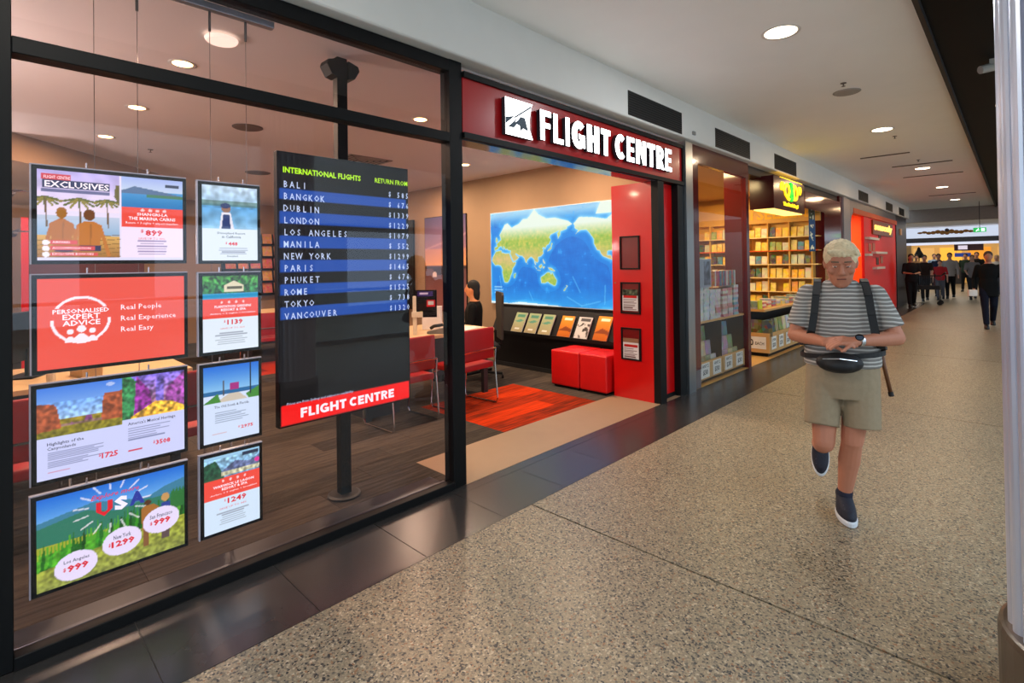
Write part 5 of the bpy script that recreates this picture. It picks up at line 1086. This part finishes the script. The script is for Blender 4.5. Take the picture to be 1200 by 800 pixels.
# ---- walking man in the foreground
MANX, MANY, MRZ = -.735, 3.50, .25
man = thing('person', 'grey haired man in striped shirt and khaki shorts walking while touching his watch', 'person', (MANX, MANY, 0), MRZ)
V3 = lambda *a: Vector(a)
hipL, kneeL, ankL = V3(.085, 0, .84), V3(.040, -.035, .47), V3(-.002, .055, .095)      # image right leg, standing
hipR, kneeR, ankR = V3(-.085, 0, .84), V3(-.10, -.10, .46), V3(-.115, .27, .33)        # image left leg, swinging
shL, elL, wrL = V3(.163, .0, 1.30), V3(.255, -.05, 1.07), V3(.055, -.235, 1.065)
shR, elR, wrR = V3(-.163, .0, 1.30), V3(-.235, -.03, 1.06), V3(-.085, -.225, 1.05)
torso = [(0, .01, .80, .150, .105), (0, .01, .88, .168, .118), (0, 0, .97, .165, .120), (0, -.01, 1.06, .160, .118), (0, -.01, 1.16, .168, .118), (0, -.005, 1.25, .170, .115), (0, .0, 1.31, .150, .092), (0, .0, 1.355, .080, .07), (0, -.03, 1.40, .056, .056), (0, -.06, 1.45, .055, .055)]
b = MB(); b.loft(torso, 24)
b.cap(hipL, kneeL, .083, .056); b.cap(kneeL, kneeL.lerp(ankL, .35)+V3(0, .012, 0), .052, .056); b.cap(kneeL.lerp(ankL, .35)+V3(0, .012, 0), ankL, .054, .033)
b.cap(hipR, kneeR, .083, .056); b.cap(kneeR, kneeR.lerp(ankR, .35), .052, .056); b.cap(kneeR.lerp(ankR, .35), ankR, .054, .033)
for sh_, el_, wr_ in ((shL, elL, wrL), (shR, elR, wrR)):
    b.cap(sh_, el_, .050, .040); b.cap(el_, el_.lerp(wr_, .35), .041, .040); b.cap(el_.lerp(wr_, .35), wr_, .039, .025)
# head, tilted forward
HT = Matrix.Translation((0, -.075, 1.485)) @ Matrix.Rotation(math.radians(20), 4, 'X')
head = [(0, -.052, -.128, .018, .018), (0, -.052, -.118, .034, .030), (0, -.040, -.10, .050, .050), (0, -.025, -.075, .060, .068), (0, -.012, -.04, .068, .083), (0, 0, 0, .073, .092), (0, .003, .03, .075, .095), (0, .006, .06, .072, .092), (0, .01, .09, .058, .075), (0, .012, .11, .033, .045), (0, .012, .12, .010, .014)]
b.loft(head, 28, HT)
b.ball((0, .03, -.07), (.055, .055, .075), 16, HT)
b2 = MB()
b2.cap((0, -.090, .018), (0, -.112, -.022), .008, .013, 10); b2.ball((-.011, -.105, -.028), .009, 8); b2.ball((.011, -.105, -.028), .009, 8)
b2.cap((-.045, -.078, .030), (-.012, -.093, .032), .007, .008, 8); b2.cap((.045, -.078, .030), (.012, -.093, .032), .007, .008, 8)
b2.cap((-.022, -.088, -.058), (.022, -.088, -.058), .006, .006, 8); b2.cap((-.018, -.087, -.069), (.018, -.087, -.069), .007, .007, 8); b2.ball((0, -.075, -.105), (.022, .02, .018), 10)
for q in (-1, 1):
    b2.ball((q*.045, -.070, -.02), (.022, .02, .022), 10); b2.ball((q*.076, .01, -.005), (.010, .022, .034), 12); b2.ball((q*.079, .014, -.005), (.010, .012, .02), 8)
b.add([tuple(HT @ Vector(p)) for p in b2.v], b2.f)
def hand(mb, wr, dirv, up, side, curl):
    """palm plus four fingers and a thumb leaving the side of the palm"""
    d = dirv.normalized(); u = (up-d*up.dot(d)).normalized(); sd = d.cross(u)*side
    pc = wr+d*.045
    for q in (-.025, -.008, .009, .025): mb.cap(wr+sd*q*.7, wr+d*.085+sd*q, .016, .0115, 10)
    for q, L_ in ((-.027, .062), (-.009, .072), (.009, .068), (.026, .052)):
        p = wr+d*.085+sd*q; dd = d
        for k, f in enumerate((.42, .33, .25)):
            dd = (dd*math.cos(curl)-u*math.sin(curl)).normalized(); n_ = p+dd*L_*f; mb.cap(p, n_, .0092-.0008*k, .0086-.0008*k, 8); p = n_
    p = wr+d*.025-sd*.022; dd = (d*.75-sd*.55-u*.3).normalized()
    for L_, r in ((.035, .0115), (.028, .010), (.022, .0088)):
        n_ = p+dd*L_; mb.cap(p, n_, r, r*.93, 8); p = n_; dd = (dd+d*.25-u*.1).normalized()
hb_ = MB(); hand(hb_, wrL, V3(-.92, -.36, -.02), V3(-.1, -.35, .93), 1, .38); b.add(hb_.v, hb_.f)
hb_ = MB(); hand(hb_, wrR, V3(.90, -.30, .22), V3(.25, -.5, .83), -1, .42); b.add(hb_.v, hb_.f)
# neck filler
b.cap((0, -.01, 1.36), (0, -.06, 1.44), .056, .052)
obj('body', remesh(b, .0045, 2), skinm, man)
# hair: tousled, grey blond
hr_ = MB(); hr_.ball((0, .016, .040), (.086, .100, .092), 24, HT); hr_.ball((0, .05, -.01), (.078, .065, .085), 18, HT)
rg = random.Random(5)
for i in range(70):
    a = rg.uniform(0, 2*PI); e = rg.uniform(.15, 1.4); d = V3(math.cos(a)*math.cos(e), math.sin(a)*math.cos(e), math.sin(e))
    if d.y < -.45 and d.z < .35: continue
    p0 = V3(0, .016, .04)+Vector((d.x*.080, d.y*.094, d.z*.086)); p1 = p0+Vector((d.x*.012+rg.uniform(-.02, .02), d.y*.012+rg.uniform(-.02, .015)-.006, d.z*.012))
    p1 = p0+Vector((d.x*.004+.012, d.y*.004, -.014)); hr_.cap(HT @ p0, HT @ p1, .0105, .006, 6)
for x in (-.06, -.04, -.02, 0, .02, .04, .06): hr_.cap(HT @ V3(x, -.070, .092), HT @ V3(x+.012, -.088+abs(x)*.4, .071), .013, .008, 6)
obj('hair', remesh(hr_, .0045, 1), mat('hair_grey_blond', (.90, .80, .64), .75, 0, .3, 90, .3), man)
eb = MB(); 
for q in (-1, 1): eb.cap(HT @ V3(q*.046, -.083, .037), HT @ V3(q*.016, -.098, .040), .0045, .0045, 6)
obj('eyebrows', eb, mat('brow_grey', (.45, .36, .28), .8), man, smooth=True)
ey = MB(); ir = MB()
for q in (-1, 1): ey.ball((q*.031, -.083, .012), (.012, .010, .0055), 12, HT); ir.ball((q*.031, -.0915, .009), (.0048, .003, .004), 8, HT)
obj('eyes', ey, mat('eye_white', (.85, .82, .78), .3), man, smooth=True); obj('irises', ir, mat('iris_dark', (.15, .10, .08), .3), man)
el_ = MB()
for q in (-1, 1): el_.ball((q*.031, -.0835, .0175), (.0135, .0115, .0065), 12, HT); el_.ball((q*.031, -.082, .003), (.0135, .0105, .0045), 12, HT)
obj('eyelids', el_, skinm, man, smooth=True)
lp = MB(); lp.cap(HT @ V3(-.020, -.094, -.0632), HT @ V3(.020, -.094, -.0632), .003, .003, 6); obj('mouth_line', lp, mat('lip_line', (.45, .22, .2), .6), man)
# shirt with horizontal stripes
def stripe_mat():
    m = bpy.data.materials.new('striped_jersey'); m.use_nodes = True; nt = m.node_tree; N = nt.nodes; L = nt.links; b_ = N['Principled BSDF']
    tc = N.new('ShaderNodeTexCoord'); sp_ = N.new('ShaderNodeSeparateXYZ'); L.new(tc.outputs['Object'], sp_.inputs[0])
    nz = N.new('ShaderNodeTexNoise'); nz.inputs['Scale'].default_value = 6; L.new(tc.outputs['Object'], nz.inputs['Vector'])
    a = N.new('ShaderNodeMath'); a.operation = 'MULTIPLY_ADD'; a.inputs[1].default_value = .025; L.new(nz.outputs['Fac'], a.inputs[0]); L.new(sp_.outputs[2], a.inputs[2])
    f = N.new('ShaderNodeMath'); f.operation = 'MULTIPLY'; f.inputs[1].default_value = 46; L.new(a.outputs[0], f.inputs[0]); fr = N.new('ShaderNodeMath'); fr.operation = 'FRACT'; L.new(f.outputs[0], fr.inputs[0])
    cr = N.new('ShaderNodeValToRGB'); e = cr.color_ramp.elements; e[0].position = .55; e[0].color = (*lin((.50, .48, .46)), 1); e[1].position = .72; e[1].color = (*lin((.78, .76, .73)), 1)
    L.new(fr.outputs[0], cr.inputs[0]); L.new(cr.outputs[0], b_.inputs['Base Color']); b_.inputs['Roughness'].default_value = .9; b_.inputs['Specular IOR Level'].default_value = .15
    return m
c = MB(); c.loft([(0, .0, .895, .192, .145), (0, .0, .93, .194, .146), (0, 0, .99, .188, .142), (0, -.01, 1.06, .182, .138), (0, -.01, 1.16, .186, .136), (0, -.005, 1.25, .188, .130), (0, .0, 1.31, .165, .108), (0, .0, 1.355, .105, .085), (0, -.012, 1.385, .075, .070)], 28)
for sh_, el_ in ((shL, elL), (shR, elR)):
    c.tube(sh_, sh_.lerp(el_, .78), .060, .064, 18); c.ball(sh_, .060, 16)
obj('shirt', remesh(c, .006, 3), stripe_mat(), man)
s_ = MB(); s_.loft([(0, .0, .72, .17, .135), (0, .0, .80, .185, .142), (0, .0, .90, .182, .138), (0, .0, .96, .175, .13)], 24)
s_.tube(hipL+V3(.005, 0, .04), V3(.088, -.045, .555), .094, .092, 18); s_.tube(hipR+V3(-.005, 0, .04), V3(-.108, -.085, .555), .094, .090, 18)
obj('shorts', remesh(s_, .007, 3), fabric('khaki', (.60, .53, .43), .12), man)
for q, a in ((0, ankL), (1, ankR)):
    tilt = Matrix.Translation(a) @ (Matrix.Rotation(math.radians(0 if not q else 52), 4, 'X')) @ Matrix.Rotation(math.radians(10 if not q else 0), 4, 'Z') @ Matrix.Diagonal((1, .88, 1, 1))
    up_ = MB(); up_.loft([(0, -.055, -.068, .045, .128), (0, -.055, -.045, .048, .132), (0, -.05, -.015, .045, .115), (0, -.02, .015, .042, .075), (0, .005, .035, .042, .052), (0, .008, .05, .038, .045)], 22, tilt); obj('shoe_upper', remesh(up_, .005, 2), mat('navy_mesh_shoe', (.10, .11, .17), .7, 0, .3, 200, .2), man)
    so = MB(); so.loft([(0, -.055, -.094, .040, .125), (0, -.055, -.088, .049, .138), (0, -.055, -.068, .051, .140), (0, -.055, -.060, .047, .134)], 28, tilt); obj('shoe_sole', so, mat('white_sole', (.85, .86, .88), .5), man, smooth=False)
    la = MB()
    for k in range(4): la.cap(tilt @ V3(-.024, -.135+k*.028, -.010+k*.011), tilt @ V3(.024, -.128+k*.028, -.010+k*.011), .0035, .0035, 6)
    obj('laces', la, mat('dark_lace', (.2, .2, .26), .7), man)
    sck = MB(); kk = (kneeL, kneeR)[q]; sck.tube(a+V3(0, 0, -.01) if not q else a, a.lerp(kk, .17), .042, .041, 18); obj('sock', sck, mat('navy_sock', (.10, .10, .17), .9, 0, .3, 60, .2), man, smooth=True)
# wristwatch, waist bag, backpack, stick
def man_world(p): return Matrix.Translation((MANX, MANY, 0)) @ Matrix.Rotation(MRZ, 4, 'Z') @ Vector(p)
wt = thing('wristwatch', 'steel wristwatch on the walking man\'s wrist', 'watch', man_world(wrL), MRZ)
d = (elL-wrL).normalized(); obj('watch_band', MB().tube(d*.012, d*.034, .0305, .0315, 20), steel, wt, smooth=False)
obj('watch_case', MB().tube(d*.022+V3(0, -.024, .018), d*.022+V3(0, -.031, .024), .0205, n=20), chrome, wt); obj('watch_dial', MB().tube(d*.022+V3(0, -.031, .024), d*.022+V3(0, -.0315, .0245), .016, n=20), mat('dial_grey', (.25, .3, .36), .3), wt)
blackfab = mat('black_nylon', (.07, .07, .08), .6, 0, .2, 60, .1)
wbg = thing('waist_bag', 'black waist bag worn across the front of the walking man', 'bag', (MANX, MANY, 0), MRZ)
pb_ = MB(); pb_.ball((-.02, -.185, .935), (.115, .052, .058), 20); pb_.ball((-.02, -.20, .925), (.085, .052, .042), 16); obj('pouch', remesh(pb_, .007, 2), blackfab, wbg)
pts = [(.20*math.cos(a)*1.03, .152*math.sin(a), .965+.018*math.cos(a)) for a in (2*PI*i/40 for i in range(41))]
mb = MB()
for i in range(40):
    x, y, z = pts[i]; x2, y2, z2 = pts[i+1]; mb.add([(x, y, z-.014), (x2, y2, z2-.014), (x2, y2, z2+.014), (x, y, z+.014), (x*1.02, y*1.03, z-.014), (x2*1.02, y2*1.03, z2-.014), (x2*1.02, y2*1.03, z2+.014), (x*1.02, y*1.03, z+.014)], [(4, 5, 6, 7), (0, 3, 2, 1), (3, 7, 6, 2), (0, 1, 5, 4)])
obj('belt', mb, blackfab, wbg); obj('zip', MB().path([(-.10, -.215, .955), (-.02, -.240, .965), (.06, -.215, .955)], .003), chrome, wbg)
bp_ = thing('backpack', 'black backpack worn by the walking man, straps over both shoulders', 'backpack', (MANX, MANY, 0), MRZ)
q_ = MB(); q_.ball((0, .20, 1.15), (.135, .085, .20), 20); q_.box(-.12, .12, .13, .24, .98, 1.30); obj('pack_body', remesh(q_, .01, 4), blackfab, bp_)
for s in (-1, 1):
    st_ = [(s*.115, .10, 1.32), (s*.115, .04, 1.385), (s*.115, -.05, 1.37), (s*.125, -.118, 1.30), (s*.135, -.148, 1.20), (s*.150, -.145, 1.10), (s*.180, -.09, 1.02), (s*.20, .02, 1.0)]
    mb = MB(); n_ = len(st_)
    for i in range(n_-1):
        p0, p1 = Vector(st_[i]), Vector(st_[i+1]); w_ = .019; dd = (p1-p0).normalized(); lat = Vector((1, 0, 0)); lat = (lat-dd*lat.dot(dd)).normalized(); nn = dd.cross(lat)*.008
        mb.add([tuple(q) for q in (p0-lat*w_-nn, p0+lat*w_-nn, p1+lat*w_-nn, p1-lat*w_-nn, p0-lat*w_+nn, p0+lat*w_+nn, p1+lat*w_+nn, p1-lat*w_+nn)], [(0, 3, 2, 1), (4, 5, 6, 7), (0, 1, 5, 4), (1, 2, 6, 5), (2, 3, 7, 6), (3, 0, 4, 7)])
    obj('shoulder_strap', mb, blackfab, bp_)
sk_ = thing('walking_stick', 'brown wooden stick hanging behind the walking man\'s hip', 'stick', (MANX, MANY, 0), MRZ)
obj('shaft', MB().path([(.195, .16, 1.02), (.215, .16, .88), (.245, .155, .72)], .011), mat('brown_wood', (.42, .25, .13), .4), sk_, smooth=True); obj('rubber_tip', MB().tube((.243, .155, .73), (.248, .155, .705), .014), blackfab, sk_)

# ---- seated consultant
per = person('dark haired person in black sitting behind the near desk, seen beside the post', (-5.17, 4.60, 0), -.85, 1.68, 'black', (.05, .05, .055), 'black', (.05, .05, .055), (.06, .05, .045), ('warm', (.86, .55, .36)), arms='front', female=True, seated=True, sleeves=.9, group='staff')
per['group'] = 'travel shop staff'; del per['group']
oc_ = thing('office_chair', 'dark mesh office chair behind the seated consultant', 'chair', (-5.12, 4.68, 0), -.6)
obj('seat', MB().box(-.24, .24, -.24, .22, .40, .46), bk, oc_, bevel=.02); obj('backrest', MB().prism([(-.17, .52), (.17, .52), (.24, 1.10), (.20, 1.14), (-.20, 1.14), (-.24, 1.10)], .24, .27, Matrix(((1, 0, 0, 0), (0, 0, 1, 0), (0, 1, 0, 0), (0, 0, 0, 1)))), mat('dark_mesh_back', (.20, .17, .14), .7), oc_)
obj('gas_post', MB().tube((0, 0, .08), (0, 0, .40), .025), bk, oc_); obj('back_stem', MB().path([(0, .1, .42), (0, .26, .45), (0, .27, .6)], .02), bk, oc_)
for k in range(5):
    a = 2*PI*k/5; l_ = obj('base_arm', MB().tube((0, 0, .09), (.28*math.cos(a), .28*math.sin(a), .07), .018), bk, oc_); obj('castor', MB().tube((.28*math.cos(a), .28*math.sin(a)-.01, .03), (.28*math.cos(a), .28*math.sin(a)+.01, .03), .028), bk, l_)

# ---- shoppers in the distance
P_ = person
P_('person in a black jacket and navy trousers walking at the right end of the walkway', (-.43, 15.25, 0), .1, 1.64, 'black', (.045, .045, .05), 'navy', (.06, .07, .13), (.30, .22, .18), ('tan', (.72, .48, .38)), .26, 'swing', sleeves=.9, coat=True, voxel=.018)
box_thing('white_parcel', 'small white parcel carried by the black jacketed person', 'parcel', (-.69, 15.10, .68), (.15, .12, .14), paper, .3, None, .03)
P_('woman in a dark top with folded arms near the dark corner shopfront', (-2.36, 20.4, 0), .3, 1.66, 'charcoal', (.10, .09, .09), 'black2', (.07, .06, .06), (.1, .07, .06), ('mid', (.72, .52, .42)), .1, 'front', female=True)
P_('person in a pale grey shirt and black trousers in the centre of the far crowd', (-1.80, 25.7, 0), 0, 1.72, 'palegrey', (.55, .52, .50), 'black', (.05, .05, .055), (.2, .15, .12), ('mid', (.72, .52, .42)), .2, 'swing', sleeves=.9)
P_('person in a grey patterned top right of the centre of the far crowd', (-1.15, 25.4, 0), .1, 1.62, 'grey', (.42, .40, .40), 'dark', (.10, .10, .11), (.45, .3, .2), ('mid', (.72, .52, .42)), .18, 'push', female=True)
P_('person in a dark coat behind the shopping trolley', (-2.35, 23.6, 0), .2, 1.64, 'darkbrown', (.14, .10, .09), 'dark', (.10, .10, .11), (.08, .06, .05), ('tan', (.72, .48, .38)), .1, 'push')
P_('small person in a red and white top beside the shopping trolley', (-2.0, 24.6, 0), .0, 1.45, 'red', (.60, .12, .14), 'grey2', (.3, .3, .33), (.35, .25, .18), ('mid', (.72, .52, .42)), .15, 'swing')
P_('tall person in a navy shirt left of the centre of the far crowd', (-2.25, 27.2, 0), 0, 1.70, 'navy2', (.14, .17, .26), 'black', (.05, .05, .055), (.1, .08, .07), ('tan', (.72, .48, .38)), .2, 'swing')
P_('person with pale hair and a white top at the back of the far crowd', (-.55, 28.5, 0), 0, 1.62, 'white', (.75, .72, .70), 'grey2', (.3, .3, .33), (.7, .6, .45), ('mid', (.72, .52, .42)), .18, 'swing', female=True)
P_('person in a tan jacket at the back left of the far crowd', (-3.2, 29.3, 0), .2, 1.68, 'tan', (.55, .42, .3), 'dark', (.10, .10, .11), (.15, .1, .08), ('mid', (.72, .52, .42)), .18, 'front')
P_('person in a dark green top farthest back in the crowd', (-1.65, 31.5, 0), -.2, 1.72, 'green', (.12, .18, .13), 'black', (.05, .05, .055), (.1, .08, .07), ('tan', (.72, .48, .38)), .2, 'swing')
P_('person in a maroon top farthest back on the right of the crowd', (-.2, 32.5, 0), .2, 1.66, 'maroon', (.35, .12, .14), 'black', (.05, .05, .055), (.3, .2, .12), ('mid', (.72, .52, .42)), .2, 'swing', female=True)
P_('person in a light blue shirt at the back between two dark figures', (-2.9, 33.0, 0), .2, 1.74, 'lightblue', (.45, .55, .66), 'dark', (.10, .10, .11), (.2, .15, .1), ('mid', (.72, .52, .42)), .2, 'swing')
P_('person in black pushing nothing at the back of the crowd behind the pale grey shirt', (-1.2, 29.8, 0), .0, 1.76, 'black', (.045, .045, .05), 'dark', (.10, .10, .11), (.1, .08, .07), ('tan', (.72, .48, .38)), .2, 'swing')
hb = thing('shopping_bag', 'dark red carrier bag hanging beside the pale grey shirted person', 'bag', (-2.12, 25.45, .35)); obj('bag_body', MB().prism([(-.17, 0), (.17, 0), (.13, .42), (-.13, .42)], -.06, .06, Matrix(((1, 0, 0, 0), (0, 0, 1, 0), (0, 1, 0, 0), (0, 0, 0, 1)))), mat('dark_red_bag', (.30, .09, .09), .5), hb); obj('handle', MB().path([(-.06, 0, .42), (-.04, 0, .53), (.04, 0, .53), (.06, 0, .42)], .008), bk, hb)
tr = thing('shopping_trolley', 'dark shopping trolley at the left of the far crowd', 'trolley', (-2.15, 21.9, 0), 0)
tb = MB()
for k in range(9): x = -.38+k*.095; tb.tube((x, -.22, .62), (x, -.25, .95), .005, n=5); tb.tube((x, .22, .62), (x, .25, .95), .005, n=5)
for k in range(6): y = -.22+k*.088; tb.tube((-.38, y, .62), (.38, y, .62), .005, n=5)
o = obj('basket_wires', tb, mat('dark_chrome', (.25, .25, .27), .3, .8), tr); o['kind'] = 'stuff'
obj('basket_rim', MB().path([(-.40, -.25, .95), (.40, -.25, .95), (.40, .25, .95), (-.40, .25, .95), (-.40, -.25, .95)], .012), bk, tr); obj('basket_floor', MB().box(-.38, .38, -.22, .22, .50, .62), mat('dark_grey_cloth', (.10, .10, .11), .8), tr)
for x in (-.36, .36):
    for y in (-.2, .2): l_ = obj('leg', MB().tube((x, y, .12), (x, y, .62), .012), bk, tr); obj('wheel', MB().tube((x, y-.015, .07), (x, y+.015, .07), .07, n=16), bk, l_)
obj('handle', MB().path([(.40, -.22, .95), (.50, -.22, 1.05), (.50, .22, 1.05), (.40, .22, .95)], .014), bk, tr)
